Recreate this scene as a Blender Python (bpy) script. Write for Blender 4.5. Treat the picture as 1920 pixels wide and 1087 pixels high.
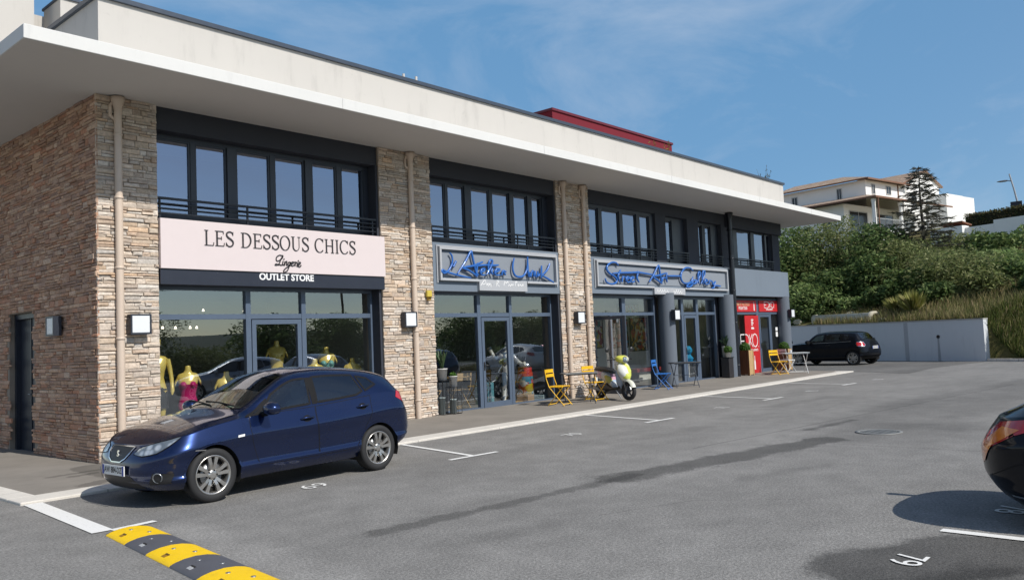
import bpy, bmesh, math, random
import numpy as np
from mathutils import Vector, Matrix, Euler

# ------------------------------------------------------------------ scene, camera, light
for o in list(bpy.data.objects): bpy.data.objects.remove(o)
SC = bpy.context.scene
COL = SC.collection
R = math.radians

cam_d = bpy.data.cameras.new('camera'); cam = bpy.data.objects.new('camera', cam_d); COL.objects.link(cam)
cam_d.sensor_width = 36.0; cam_d.sensor_fit = 'HORIZONTAL'
cam_d.lens = 36.0 * 1539.807 / 1920.0
cam_d.clip_start = 0.05; cam_d.clip_end = 3000
_fw = Vector((0.74882499, 0.65988089, 0.06179273)); _r = Vector((0.66251878, -0.74783862, -0.04250021)); _u = Vector((-0.01816591, -0.07276406, 0.99718373))
cam.matrix_world = Matrix(((_r.x, _u.x, -_fw.x, -5.2277), (_r.y, _u.y, -_fw.y, -13.065), (_r.z, _u.z, -_fw.z, 1.6046), (0, 0, 0, 1)))
SC.camera = cam

SUN_EL = 43.5; SUN_AZ = 2.5     # azimuth: degrees from -Y towards +X
W = bpy.data.worlds.new('World'); SC.world = W; W.use_nodes = True
nt = W.node_tree; nt.nodes.clear()
wo = nt.nodes.new('ShaderNodeOutputWorld'); bg = nt.nodes.new('ShaderNodeBackground'); bg.inputs[1].default_value = 0.125
sky = nt.nodes.new('ShaderNodeTexSky'); sky.sky_type = 'NISHITA'; sky.sun_disc = False
sky.sun_elevation = R(SUN_EL); sky.sun_rotation = R(180 - SUN_AZ); sky.air_density = 1.0; sky.dust_density = 0.35; sky.ozone_density = 1.6; sky.altitude = 60
tc = nt.nodes.new('ShaderNodeTexCoord')
def wnode(t, **k):
    n = nt.nodes.new(t)
    for a, b in k.items(): setattr(n, a, b)
    return n
mp = wnode('ShaderNodeMapping'); mp.inputs['Rotation'].default_value = (0.25, 0.35, 0.6); mp.inputs['Scale'].default_value = (1.0, 2.6, 5.0)
n1 = wnode('ShaderNodeTexNoise'); n1.inputs['Scale'].default_value = 1.7; n1.inputs['Detail'].default_value = 7; n1.inputs['Roughness'].default_value = 0.62; n1.inputs['Distortion'].default_value = 0.5
r1 = wnode('ShaderNodeValToRGB'); r1.color_ramp.elements[0].position = 0.43; r1.color_ramp.elements[1].position = 0.80
mx = wnode('ShaderNodeMix', data_type='RGBA'); mlt = wnode('ShaderNodeMath', operation='MULTIPLY'); mlt.inputs[1].default_value = 0.55
L = nt.links.new
# smooth veil added to brighten the sky around the view direction only
vd = wnode('ShaderNodeVectorMath', operation='DOT_PRODUCT'); vd.inputs[1].default_value = (.70, .66, .27); L(tc.outputs['Generated'], vd.inputs[0])
vr = wnode('ShaderNodeMapRange', interpolation_type='SMOOTHSTEP'); vr.inputs[1].default_value = .45; vr.inputs[2].default_value = .98; vr.inputs[3].default_value = 0; vr.inputs[4].default_value = .75; L(vd.outputs['Value'], vr.inputs[0])
vm = wnode('ShaderNodeMix', data_type='RGBA'); L(vr.outputs[0], vm.inputs[0]); L(sky.outputs[0], vm.inputs[6]); vm.inputs[7].default_value = (1.05, 2.65, 4.75, 1)
L(tc.outputs['Generated'], mp.inputs[0]); L(mp.outputs[0], n1.inputs['Vector']); L(n1.outputs['Fac'], r1.inputs[0])
L(r1.outputs[0], mlt.inputs[0]); L(mlt.outputs[0], mx.inputs[0]); L(vm.outputs[2], mx.inputs[6]); mx.inputs[7].default_value = (4.2, 4.9, 6.0, 1)
L(mx.outputs[2], bg.inputs[0]); L(bg.outputs[0], wo.inputs[0])

sun_d = bpy.data.lights.new('sun', 'SUN'); sun = bpy.data.objects.new('sun', sun_d); COL.objects.link(sun)
sun_d.energy = 4.6; sun_d.angle = R(0.5); sun_d.color = (1.0, 0.955, 0.88)
_sd = Vector((math.sin(R(SUN_AZ)) * math.cos(R(SUN_EL)), -math.cos(R(SUN_AZ)) * math.cos(R(SUN_EL)), math.sin(R(SUN_EL))))
sun.rotation_euler = _sd.to_track_quat('Z', 'Y').to_euler(); sun.location = _sd * 60
SC.view_settings.view_transform = 'Standard'; SC.view_settings.look = 'None'; SC.view_settings.exposure = 0.0; SC.view_settings.gamma = 1.0
try:
    SC.cycles.max_bounces = 8; SC.cycles.transparent_max_bounces = 12; SC.cycles.glossy_bounces = 4; SC.cycles.diffuse_bounces = 3
    SC.cycles.use_denoising = True; SC.cycles.sample_clamp_indirect = 6.0; SC.cycles.caustics_reflective = False; SC.cycles.caustics_refractive = False
except Exception: pass

# ------------------------------------------------------------------ helpers
def rnd(seed): return random.Random(seed)

class MB:
    """collects faces; build() links them as ONE mesh object"""
    def __init__(s): s.v = []; s.f = []; s.m = []; s.c = []; s.s = []
    def face(s, pts, m=0, col=None, sm=False):
        b = len(s.v); s.v.extend([tuple(p) for p in pts]); s.f.append(tuple(range(b, b + len(pts)))); s.m.append(m); s.c.append(col); s.s.append(sm)
    def grid(s, P, m=0, col=None, sm=True, cu=False, cv=False, flip=False):
        """P[i][j] points"""
        b = len(s.v); nu = len(P); nv = len(P[0])
        for row in P: s.v.extend([tuple(p) for p in row])
        for i in range(nu if cu else nu - 1):
            for j in range(nv if cv else nv - 1):
                i2 = (i + 1) % nu; j2 = (j + 1) % nv
                q = (b + i * nv + j, b + i2 * nv + j, b + i2 * nv + j2, b + i * nv + j2)
                s.f.append(q[::-1] if flip else q); s.m.append(m); s.c.append(col); s.s.append(sm)
    def box(s, x0, x1, y0, y1, z0, z1, m=0, col=None, M=None):
        p = [Vector((x, y, z)) for z in (z0, z1) for y in (y0, y1) for x in (x0, x1)]
        if M is not None: p = [M @ q for q in p]
        b = len(s.v); s.v.extend([tuple(q) for q in p])
        for q in ((0, 2, 3, 1), (4, 5, 7, 6), (0, 1, 5, 4), (1, 3, 7, 5), (3, 2, 6, 7), (2, 0, 4, 6)):
            s.f.append(tuple(b + i for i in q)); s.m.append(m); s.c.append(col); s.s.append(False)
    def bar(s, a, b, w, h=None, m=0, up=(0, 0, 1), col=None):
        """rectangular bar from a to b, w wide, h high"""
        a = Vector(a); b = Vector(b); h = h or w; d = (b - a).normalized(); u = Vector(up)
        if abs(d.dot(u)) > .98: u = Vector((0, 1, 0)) if abs(d.y) < .9 else Vector((1, 0, 0))
        r = d.cross(u).normalized(); u = r.cross(d).normalized(); r *= w / 2; u *= h / 2
        A = [a - r - u, a + r - u, a + r + u, a - r + u]; B = [q + (b - a) for q in A]
        k = len(s.v); s.v.extend([tuple(q) for q in A + B])
        for q in ((0, 3, 2, 1), (4, 5, 6, 7), (0, 1, 5, 4), (1, 2, 6, 5), (2, 3, 7, 6), (3, 0, 4, 7)):
            s.f.append(tuple(k + i for i in q)); s.m.append(m); s.c.append(col); s.s.append(False)
    def tube(s, pts, r, n=8, m=0, closed=False, cap=True, col=None):
        pts = [Vector(p) for p in pts]; N = len(pts); rr = r if isinstance(r, (list, tuple)) else [r] * N
        ref = None; rings = []
        for i in range(N):
            if closed: d = pts[(i + 1) % N] - pts[i - 1]
            else: d = pts[min(i + 1, N - 1)] - pts[max(i - 1, 0)]
            d = d.normalized() if d.length > 1e-9 else Vector((0, 0, 1))
            if ref is None: ref = Vector((0, 0, 1)) if abs(d.z) < .9 else Vector((1, 0, 0))
            u = (ref - d * ref.dot(d)); u = u.normalized() if u.length > 1e-6 else d.orthogonal().normalized(); ref = u; w = d.cross(u)
            rings.append([pts[i] + (u * math.cos(2 * math.pi * k / n) + w * math.sin(2 * math.pi * k / n)) * rr[i] for k in range(n)])
        s.grid(rings, m, col, True, cu=closed, cv=True)
        if cap and not closed: s.face(rings[0], m, col); s.face(rings[-1][::-1], m, col)
    def lathe(s, prof, n=24, M=None, m=0, col=None, sm=True, capb=False, capt=False):
        M = M or Matrix(); P = [[M @ Vector((r * math.cos(2 * math.pi * k / n), r * math.sin(2 * math.pi * k / n), z)) for k in range(n)] for r, z in prof]
        s.grid(P, m, col, sm, cv=True)
        if capb: s.face(P[0][::-1], m, col)
        if capt: s.face(P[-1], m, col)
    def loft(s, rings, m=0, col=None, sm=True, caps=True):
        s.grid(rings, m, col, sm, cv=True)
        if caps: s.face(rings[0][::-1], m, col); s.face(rings[-1], m, col)
    def prism(s, poly, d0, d1, f, m=0, col=None, side_m=None):
        """poly: 2-D outline (counter-clockwise); f(u,v,d) -> point; extruded from d0 to d1"""
        A = [f(u, v, d0) for u, v in poly]; B = [f(u, v, d1) for u, v in poly]
        s.face(A[::-1], m, col); s.face(B, m, col); n = len(poly)
        for i in range(n): s.face([A[i], A[(i + 1) % n], B[(i + 1) % n], B[i]], m if side_m is None else side_m, col)
    def build(s, name, mats, parent=None, loc=None, bevel=0, rec=False, weld=False):
        me = bpy.data.meshes.new(name); me.from_pydata(s.v, [], s.f)
        if not isinstance(mats, (list, tuple)): mats = [mats]
        for q in mats: me.materials.append(q)
        me.polygons.foreach_set('material_index', s.m); me.polygons.foreach_set('use_smooth', s.s)
        if any(c is not None for c in s.c):
            at = me.color_attributes.new('tint', 'FLOAT_COLOR', 'CORNER'); buf = []
            for f, c in zip(s.f, s.c): buf.extend((tuple((c or (1, 1, 1))[:3]) + (1,)) * len(f))
            at.data.foreach_set('color', buf)
        if weld or rec:
            bm = bmesh.new(); bm.from_mesh(me)
            if weld: bmesh.ops.remove_doubles(bm, verts=bm.verts, dist=1e-5)
            if rec: bmesh.ops.recalc_face_normals(bm, faces=bm.faces)
            bm.to_mesh(me); bm.free()
        me.update()
        o = bpy.data.objects.new(name, me); COL.objects.link(o)
        if parent is not None: o.parent = parent
        if loc is not None: o.location = loc
        if bevel:
            md = o.modifiers.new('bevel', 'BEVEL'); md.width = bevel; md.segments = 2; md.limit_method = 'ANGLE'; md.angle_limit = R(40)
        return o

def tag(o, label=None, cat=None, group=None, kind=None):
    if label: o['label'] = label
    if cat: o['category'] = cat
    if group: o['group'] = group
    if kind: o['kind'] = kind
    return o
def thing(name, label, cat, loc=(0, 0, 0), rz=0, group=None):
    o = bpy.data.objects.new(name, None); COL.objects.link(o); o.empty_display_size = .2
    o.location = loc; o.rotation_euler = (0, 0, rz); return tag(o, label, cat, group)
def struct(o): o['kind'] = 'structure'; return o
def kids(o): return [c for c in bpy.data.objects if c.parent == o]
def copy_tree(o, loc=None, rz=None, label=None, group=None, parent=None):
    c = o.copy(); COL.objects.link(c)
    if parent is not None: c.parent = parent
    if loc is not None: c.location = loc
    if rz is not None: c.rotation_euler = (0, 0, rz)
    if label: c['label'] = label
    if group: c['group'] = group
    for ch in kids(o): copy_tree(ch, parent=c)
    return c

# ------------------------------------------------------------------ materials
def lin(r, g=None, b=None):
    if g is None: g = b = r
    f = lambda c: (c / 255 / 12.92) if c / 255 <= .04045 else ((c / 255 + .055) / 1.055) ** 2.4
    return (f(r), f(g), f(b))
class NT:
    def __init__(s, name):
        s.mat = bpy.data.materials.new(name); s.mat.use_nodes = True; s.t = s.mat.node_tree; s.t.nodes.clear()
        s.out = s.t.nodes.new('ShaderNodeOutputMaterial')
    def n(s, t, _in=None, **k):
        x = s.t.nodes.new(t)
        for a, b in k.items(): setattr(x, a, b)
        for a, b in (_in or {}).items():
            if hasattr(b, 'is_output'): s.t.links.new(b, x.inputs[a])
            else: x.inputs[a].default_value = b
        return x
    def l(s, a, b): s.t.links.new(a, b)
    def math(s, op, a, b=0.0, c=None, clamp=False):
        i = {0: a, 1: b}
        if c is not None: i[2] = c
        return s.n('ShaderNodeMath', i, operation=op, use_clamp=clamp).outputs[0]
    def vmath(s, op, a, b=(0, 0, 0)): return s.n('ShaderNodeVectorMath', {0: a, 1: b}, operation=op)
    def mix(s, f, a, b, blend='MIX'):
        x = s.n('ShaderNodeMix', data_type='RGBA', blend_type=blend)
        for k, v in ((0, f), (6, a), (7, b)):
            if hasattr(v, 'is_output'): s.l(v, x.inputs[k])
            else: x.inputs[k].default_value = v if k == 0 else (tuple(v) + (1,))[:4]
        return x.outputs[2]
    def pos(s): return s.n('ShaderNodeTexCoord').outputs['Object']
    def noise(s, vec, scale, detail=4, rough=.55, dist=0): return s.n('ShaderNodeTexNoise', {'Vector': vec, 'Scale': scale, 'Detail': detail, 'Roughness': rough, 'Distortion': dist}).outputs['Fac']
    def ramp(s, f, *st):
        x = s.n('ShaderNodeValToRGB', {0: f}); e = x.color_ramp.elements
        while len(e) < len(st): e.new(.5)
        for q, (p, c) in zip(e, st): q.position = p; q.color = (tuple(c) + (1,))[:4] if isinstance(c, (tuple, list)) else (c, c, c, 1)
        return x.outputs[0]
    def smooth(s, v, a, b): return s.n('ShaderNodeMapRange', {0: v, 1: a, 2: b, 3: 0.0, 4: 1.0}, interpolation_type='SMOOTHSTEP', clamp=True).outputs[0]
    def bump(s, h, st=.3, d=.01): return s.n('ShaderNodeBump', {'Height': h, 'Strength': st, 'Distance': d}).outputs[0]
    def bsdf(s, col, rough=.5, metal=0, spec=.5, coat=0, normal=None, coatr=.03, emit=None, es=0):
        x = s.n('ShaderNodeBsdfPrincipled')
        def put(k, v):
            if v is None: return
            if hasattr(v, 'is_output'): s.l(v, x.inputs[k])
            else: x.inputs[k].default_value = (tuple(v) + (1,))[:4] if isinstance(v, (tuple, list)) else v
        put('Base Color', col); put('Roughness', rough); put('Metallic', metal); put('Specular IOR Level', spec); put('Coat Weight', coat); put('Coat Roughness', coatr); put('Normal', normal)
        if emit is not None: put('Emission Color', emit); put('Emission Strength', es)
        s.l(x.outputs[0], s.out.inputs[0]); return x
_mc = {}
def pm(name, col, rough=.5, metal=0, spec=.5, coat=0, var=.12, vs=6.0, bump=0, bs=60.0, dirt=0, emit=None, es=0):
    """simple procedural paint / plastic / metal with slight tone and roughness variation"""
    if name in _mc: return _mc[name]
    N = NT(name); p = N.pos(); f = N.noise(p, vs, 5)
    c = N.mix(f, tuple(x * (1 - var) for x in col), tuple(min(1, x * (1 + var)) for x in col))
    if dirt:
        g = N.noise(p, vs * .35, 6, .65); c = N.mix(N.math('MULTIPLY', N.smooth(g, .5, .75), dirt), c, tuple(x * .45 for x in col))
    rg = N.math('MULTIPLY_ADD', f, .16, rough - .08, clamp=True)
    nm = N.bump(N.noise(p, bs, 4), bump, .004) if bump else None
    N.bsdf(c, rg, metal, spec, coat, nm, emit=emit, es=es); _mc[name] = N.mat; return N.mat
def attr_mat(name, rough=.8, noise=(14, .35), bump=(40, .4), spec=.3, trans=0, base=None):
    N = NT(name); p = N.pos(); a = N.n('ShaderNodeAttribute', attribute_name='tint').outputs['Color']
    f = N.noise(p, noise[0], 6, .65); c = N.mix(N.math('MULTIPLY', N.smooth(f, .3, .7), 1.0), N.mix(noise[1], a, (0, 0, 0)), a)
    nm = N.bump(N.noise(p, bump[0], 5, .7), bump[1], .012) if bump else None
    b = N.bsdf(c, rough, 0, spec, 0, nm)
    if trans:
        t = N.n('ShaderNodeBsdfTranslucent', {'Color': c}); m = N.n('ShaderNodeMixShader', {0: trans}); N.l(b.outputs[0], m.inputs[1]); N.l(t.outputs[0], m.inputs[2]); N.l(m.outputs[0], N.out.inputs[0])
    return N.mat
def glass(name, tint=(.5, .55, .6), base=.18, gloss=(.9, .95, 1.0), gain=1.0, rough=0.0, wav=0.0):
    N = NT(name); fc = N.n('ShaderNodeLayerWeight', {'Blend': .5}).outputs['Facing']; fr = N.math('MULTIPLY_ADD', N.math('POWER', fc, 5.0), .955, .045); nm = None
    t = N.n('ShaderNodeBsdfTransparent', {'Color': tint + (1,)}); g = N.n('ShaderNodeBsdfGlossy', {'Color': gloss + (1,), 'Roughness': rough})
    if wav:
        nm = N.bump(N.noise(N.pos(), .9, 2), wav, .02); N.l(nm, g.inputs['Normal'])
    f = N.math('MULTIPLY_ADD', fr, gain, base, clamp=True)
    m = N.n('ShaderNodeMixShader', {0: f}); N.l(t.outputs[0], m.inputs[1]); N.l(g.outputs[0], m.inputs[2]); N.l(m.outputs[0], N.out.inputs[0]); return N.mat

M_stone = attr_mat('ledge_stone', .85, (22, .30), (55, .7), .25)
M_joint = pm('stone_joint', (.27, .23, .19), .95)
M_white = pm('white_paint', (.82, .815, .79), .55, var=.03, dirt=.05)
M_frame = pm('anthracite_metal', (.028, .034, .048), .38, spec=.5, var=.08)
M_frame_lit = pm('anthracite_lit', (.085, .115, .165), .38, spec=.5, var=.08)  # same anthracite paint, sunlight on the shopfront frames lightened into the colour
M_char = pm('charcoal_render', (.030, .034, .046), .75, var=.12, bump=.15)
M_black = pm('black_plastic', (.012, .012, .013), .45)
M_pipe = pm('beige_pipe', (.60, .485, .39), .45, var=.06, dirt=.12)
M_pipeblk = pm('black_pipe', (.012, .014, .02), .3)
M_glass = glass('shop_glass', (.90, .92, .91), .17, (.84, .92, 1.0), gain=1.25, wav=.05)
M_glass_up = glass('upper_glass', (.30, .32, .36), .30, (.74, .82, 1.0), gain=.8, wav=.05)
M_chrome = pm('chrome', (.75, .75, .76), .12, metal=1, var=.03)
M_alu = pm('brushed_alloy', (.52, .50, .47), .32, metal=.9, var=.06)
M_steel = pm('grey_steel', (.30, .31, .32), .4, metal=.7)
M_signw = pm('sign_white', (.80, .80, .80), .5, var=.02)
M_lampw = pm('lamp_diffuser', (.72, .74, .76), .35, var=.03)

def render_mat(name, col, st=.25, sc=(1, 1, 1), rough=.85, crack=0):
    """painted render with faint run stains and grain"""
    N = NT(name); p = N.pos(); v = N.n('ShaderNodeMapping', {0: p}); v.inputs['Scale'].default_value = (2.2, 2.2, .45)
    runs = N.noise(v.outputs[0], 1.6, 7, .7); big = N.noise(p, .5, 4); spots = N.noise(p, 3.4, 6, .75)
    c = N.mix(big, tuple(x * .93 for x in col), tuple(min(1, x * 1.05) for x in col))
    c = N.mix(N.math('MULTIPLY', N.smooth(runs, .5, .78), st), c, tuple(x * .62 for x in col))
    c = N.mix(N.math('MULTIPLY', N.smooth(spots, .62, .72), st * .9), c, tuple(x * .7 for x in col))
    N.bsdf(c, rough, 0, .25, 0, N.bump(N.noise(p, 90, 4), .25, .004)); return N.mat
M_parapet = render_mat('offwhite_render', (.53, .505, .47), .5)
M_canopy = render_mat('canopy_white', (.68, .675, .655), .26)
M_soffit = render_mat('soffit_paint', (.62, .60, .57), .08)
M_grey = render_mat('grey_render', (.165, .20, .245), .22)
M_column = render_mat('column_render', (.13, .15, .18), .2)
M_red = render_mat('red_render', (.165, .017, .028), .15)
M_concrete = render_mat('concrete', (.64, .665, .68), .25)
# ------------------------------------------------------------------ ground, road markings
def seg_d(N, P, a, b):
    """distance of P (xy) from the segment a-b"""
    ax, ay = a; bx, by = b; dx, dy = bx - ax, by - ay; l2 = dx * dx + dy * dy
    q = N.vmath('SUBTRACT', P, (ax, ay, 0)).outputs[0]
    t = N.math('DIVIDE', N.vmath('DOT_PRODUCT', q, (dx, dy, 0)).outputs['Value'], l2, clamp=True)
    sc = N.n('ShaderNodeVectorMath', {0: (dx, dy, 0), 3: t}, operation='SCALE').outputs[0]
    return N.vmath('LENGTH', N.vmath('SUBTRACT', q, sc).outputs[0]).outputs['Value']
def asphalt(name, base, marks=True, warm=(1.0, .965, .91)):
    N = NT(name); p = N.n('ShaderNodeNewGeometry').outputs['Position']
    flat = N.vmath('MULTIPLY', p, (1, 1, 0)).outputs[0]
    fine = N.noise(flat, 42, 4, .8); grit = N.n('ShaderNodeTexVoronoi', {'Vector': flat, 'Scale': 95}).outputs['Distance']
    mid = N.noise(flat, 2.3, 6, .65); big = N.noise(flat, .33, 5, .6)
    st = N.n('ShaderNodeMapping', {0: flat}); st.inputs['Scale'].default_value = (.16, 1.1, 1); tyre = N.noise(st.outputs[0], .9, 6, .62)
    k = N.math('MULTIPLY_ADD', N.smooth(fine, .28, .72), .78, .61); k = N.math('MULTIPLY', k, N.math('MULTIPLY_ADD', grit, .55, .80))
    k = N.math('MULTIPLY', k, N.math('MULTIPLY_ADD', mid, .7, .65)); k = N.math('MULTIPLY', k, N.math('MULTIPLY_ADD', big, .7, .66)); k = N.math('MULTIPLY', k, N.math('MULTIPLY_ADD', tyre, .44, .78))
    if marks:
        warp = N.math('MULTIPLY_ADD', N.noise(flat, 1.7, 6, .7), 1.1, -.55); warp2 = N.math('MULTIPLY_ADD', N.noise(flat, 14, 6, .85), .62, -.31)
        w = N.math('ADD', warp, warp2)
        def stain(a, b, r0, r1, amt, wk=1.0):
            d = N.math('MULTIPLY_ADD', w, wk, seg_d(N, flat, a, b)); m = N.smooth(d, r1, r0)
            return N.math('SUBTRACT', 1.0, N.math('MULTIPLY', m, amt))
        for s_ in (((-.6, -7.36), (2.9, -7.72), .05, .15, .40, .38), ((2.6, -7.68), (6.6, -8.5), .20, .34, .52, .62), ((7.7, -7.82), (9.3, -7.98), .02, .16, .5, .3), ((3.2, -8.9), (4.4, -9.3), .0, .25, .22, .5), ((-.6, -8.2), (.4, -8.5), .0, .3, .18, .5), ((5.5, -5.9), (7.5, -6.1), .0, .35, .16, .6), ((11.3, -5.6), (14, -5.9), .0, .4, .18, .6), ((-2.4, -7.6), (-2.6, -9.6), .0, .3, .16, .5),
                   ((.5, -11.2), (1.3, -11.6), .40, .56, .60, .42), ((-.3, -11.4), (.6, -11.9), .2, .5, .5, .5),
                   ((9, -8.6), (20, -9.6), .3, 1.6, .22, 1.2), ((11, -7.6), (22, -9.0), .02, .5, .16, .5), ((7, -8.7), (8.6, -9.4), .2, 1.2, .18, 1)):
            k = N.math('MULTIPLY', k, stain(*s_))
        for a, b, t in (((6.27, -8.7), (6.24, -10.6), .02), ((5.1, -7.22), (18.4, -8.75), .03), ((.9, -8.6), (1.9, -9.0), .012), ((1.9, -9.0), (2.4, -9.8), .010), ((8.2, -6.3), (10.4, -6.9), .012), ((10.4, -6.9), (12.8, -6.6), .012)):     # sealed joints
            d = N.math('MULTIPLY_ADD', warp2, .08, seg_d(N, flat, a, b)); k = N.math('MULTIPLY', k, N.math('MULTIPLY_ADD', N.smooth(d, t, t * .3), -.35, 1.0))
        dust = N.smooth(N.math('MULTIPLY_ADD', w, .5, seg_d(N, flat, (-1.55, -5.6), (-1.75, -8.2))), .45, .0); k = N.math('MULTIPLY', k, N.math('MULTIPLY_ADD', dust, .28, 1.0))
    c = N.n('ShaderNodeVectorMath', {0: tuple(base * x for x in warm), 3: k}, operation='SCALE').outputs[0]
    spark = N.smooth(N.noise(flat, 140, 1), .66, .74); c = N.mix(N.math('MULTIPLY', spark, .35), c, (.42, .41, .39))
    N.bsdf(c, .88, 0, .25, 0, N.bump(N.math('ADD', fine, grit), .5, .006)); return N.mat
M_asph = asphalt('asphalt', .185)
M_lot = asphalt('dark_asphalt', .12, False)
def pave_mat():
    N = NT('pavement_tarmac'); p = N.n('ShaderNodeNewGeometry').outputs['Position']; flat = N.vmath('MULTIPLY', p, (1, 1, 0)).outputs[0]
    k = N.math('MULTIPLY_ADD', N.noise(flat, 60, 4, .7), .5, .75); k = N.math('MULTIPLY', k, N.math('MULTIPLY_ADD', N.noise(flat, 1.2, 6, .65), .7, .66))
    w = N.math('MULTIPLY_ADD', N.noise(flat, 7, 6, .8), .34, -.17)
    for a, b, r in (((-.15, -.35), (-.25, -1.9), .42), ((-.3, -.7), (-.95, -.78), .10), ((-.5, -1.0), (-.75, -1.05), .12), ((-.6, -1.9), (-1.0, -2.1), .16)):   # ragged dark patch on the pavement by the building corner
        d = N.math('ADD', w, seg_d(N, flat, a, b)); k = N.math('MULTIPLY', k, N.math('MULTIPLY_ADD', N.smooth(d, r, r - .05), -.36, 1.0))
    c = N.n('ShaderNodeVectorMath', {0: (.225, .205, .18), 3: k}, operation='SCALE').outputs[0]
    N.bsdf(c, .88, 0, .2, 0, N.bump(N.noise(flat, 70, 4), .4, .005)); return N.mat
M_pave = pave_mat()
def kerb_mat():
    N = NT('kerb_concrete'); p = N.n('ShaderNodeNewGeometry').outputs['Position']
    k = N.math('MULTIPLY_ADD', N.noise(p, 35, 5, .7), .4, .8); k = N.math('MULTIPLY', k, N.math('MULTIPLY_ADD', N.noise(p, 1.6, 6, .7), .5, .75))
    sp = N.n('ShaderNodeSeparateXYZ', {0: p})
    for ax in (0, 1):
        f = N.math('ABSOLUTE', N.math('SUBTRACT', N.math('FRACT', N.math('ADD', sp.outputs[ax], .5 if ax == 0 else .35)), .5)); k = N.math('MULTIPLY', k, N.math('MULTIPLY_ADD', N.smooth(f, .012, .004), -.35, 1.0))
    c = N.n('ShaderNodeVectorMath', {0: (.60, .565, .51), 3: k}, operation='SCALE').outputs[0]
    N.bsdf(c, .85, 0, .25, 0, N.bump(N.noise(p, 60, 4), .35, .004)); return N.mat
M_kerb = kerb_mat()
def line_mat():
    N = NT('road_paint'); p = N.n('ShaderNodeNewGeometry').outputs['Position']
    f = N.noise(p, 55, 5, .75); g = N.noise(p, 3, 5, .7); w = N.math('MULTIPLY', N.smooth(f, .56, .68), N.math('MULTIPLY_ADD', g, .9, .15))
    c = N.mix(w, (.74, .73, .70), (.26, .255, .245)); N.bsdf(c, .75, 0, .3); return N.mat
M_line = line_mat()

def sheet(name, pts, z, mat, kind='structure'):
    b = MB(); b.face([(x, y, z) for x, y in pts]); o = b.build(name, mat); o['kind'] = kind; return o
g = MB()
xs = [-260, -60, -20, -6, 0, 6, 14, 24, 34, 60, 260]; ys = [-260, -60, -24, -14, -8, -4, 0, 6, 20, 60, 260]
g.grid([[(x, y, 0) for y in ys] for x in xs], sm=False); struct(g.build('ground', M_asph))
sheet('asphalt_patch', [(24.6, -2.7), (23.3, -4.9), (26.6, -4.75), (31.5, -5.5), (36.2, 4.6), (25.9, 4.6), (25.9, -.2), (24.6, -.2)], .004, M_lot)
def pz(x, y):
    """pavement height: it rises a little from the kerb to the shopfronts"""
    t = min(1, max(0, (y + 2.28) / 2.2)); return .03 + t * (.04 * min(1, max(0, x / 5)) - .012 * (1 - min(1, max(0, x / 3))))
g = MB(); xs = [-1.65, -1, -.3, 0, .5, 1, 2, 3, 4, 5, 6, 8, 12, 16, 20, 24.6]; ys = [-2.28, -1.7, -1.1, -.6, -.1, .34]
g.grid([[(x, y, pz(x, y)) for y in ys] for x in xs], sm=False)
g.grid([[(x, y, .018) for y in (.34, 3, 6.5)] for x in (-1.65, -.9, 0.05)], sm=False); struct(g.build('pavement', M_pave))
g = MB(); g.box(-1.95, 24.6, -2.72, -2.28, -.05, .034); g.box(-1.95, -1.65, -2.28, 6.5, -.05, .034); g.box(24.3, 24.6, -2.28, -.2, -.05, .033); struct(g.build('kerb', M_kerb, bevel=.012))
def line_poly(pts, z=.008): b = MB(); b.face([(x, y, z) for x, y in pts]); return b
marks = MB()
def strip(a, b, w, z=.008):
    a = Vector((*a, z)); b = Vector((*b, z)); n = Vector((-(b - a).y, (b - a).x, 0)).normalized() * w / 2
    marks.face([a - n, b - n, b + n, a + n])
strip((-1.83, -2.74), (-2.0, -5.04), .19); strip((-1.93, -5.06), (-1.5, -5.02), .09, .0082)
for k in range(4):
    x = 3.17 + 5 * k; strip((x + .45, -2.74), (x + .0, -4.80), .085); strip((x - .45, -4.78), (x + .47, -4.83), .09, .0082)
for x in (1.77, 4.2, 6.6): strip((x, -11.22), (x - .1, -16.2), .10)
struct(marks.build('road_marking', M_line))
def text_mesh(name, s, size, mat, M, parent=None, ext=0.0, align='CENTER', shear=0, off=0.0, sx=1.0, bev=0):
    cu = bpy.data.curves.new(name, 'FONT'); cu.body = s; cu.size = size; cu.extrude = ext; cu.align_x = align; cu.align_y = 'CENTER'; cu.shear = shear; cu.offset = off; cu.bevel_depth = bev; cu.resolution_u = 4
    t = bpy.data.objects.new(name, cu); COL.objects.link(t)
    dg = bpy.context.evaluated_depsgraph_get(); me = bpy.data.meshes.new_from_object(t.evaluated_get(dg)); bpy.data.objects.remove(t); bpy.data.curves.remove(cu)
    me.transform(Matrix.Diagonal((sx, 1, 1, 1))); me.transform(M); me.materials.clear(); me.materials.append(mat); me.name = name
    o = bpy.data.objects.new(name, me); COL.objects.link(o)
    if parent is not None: o.parent = parent
    return o
for s_, x, y, rz, sz in (('69', .50, -4.80, 0, .36), ('70', 5.75, -4.60, 0, .36), ('71', 10.85, -4.72, 0, .36), ('72', 15.6, -4.78, 0, .36), ('73', 20.2, -4.95, 0, .36), ('79', .78, -11.25, R(180), .30), ('78', 2.8, -11.5, R(180), .33)):
    o = text_mesh('space_number', s_, sz, M_line, Matrix.Translation((x, y, .0085)) @ Matrix.Rotation(rz, 4, 'Z')); struct(o)

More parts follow.
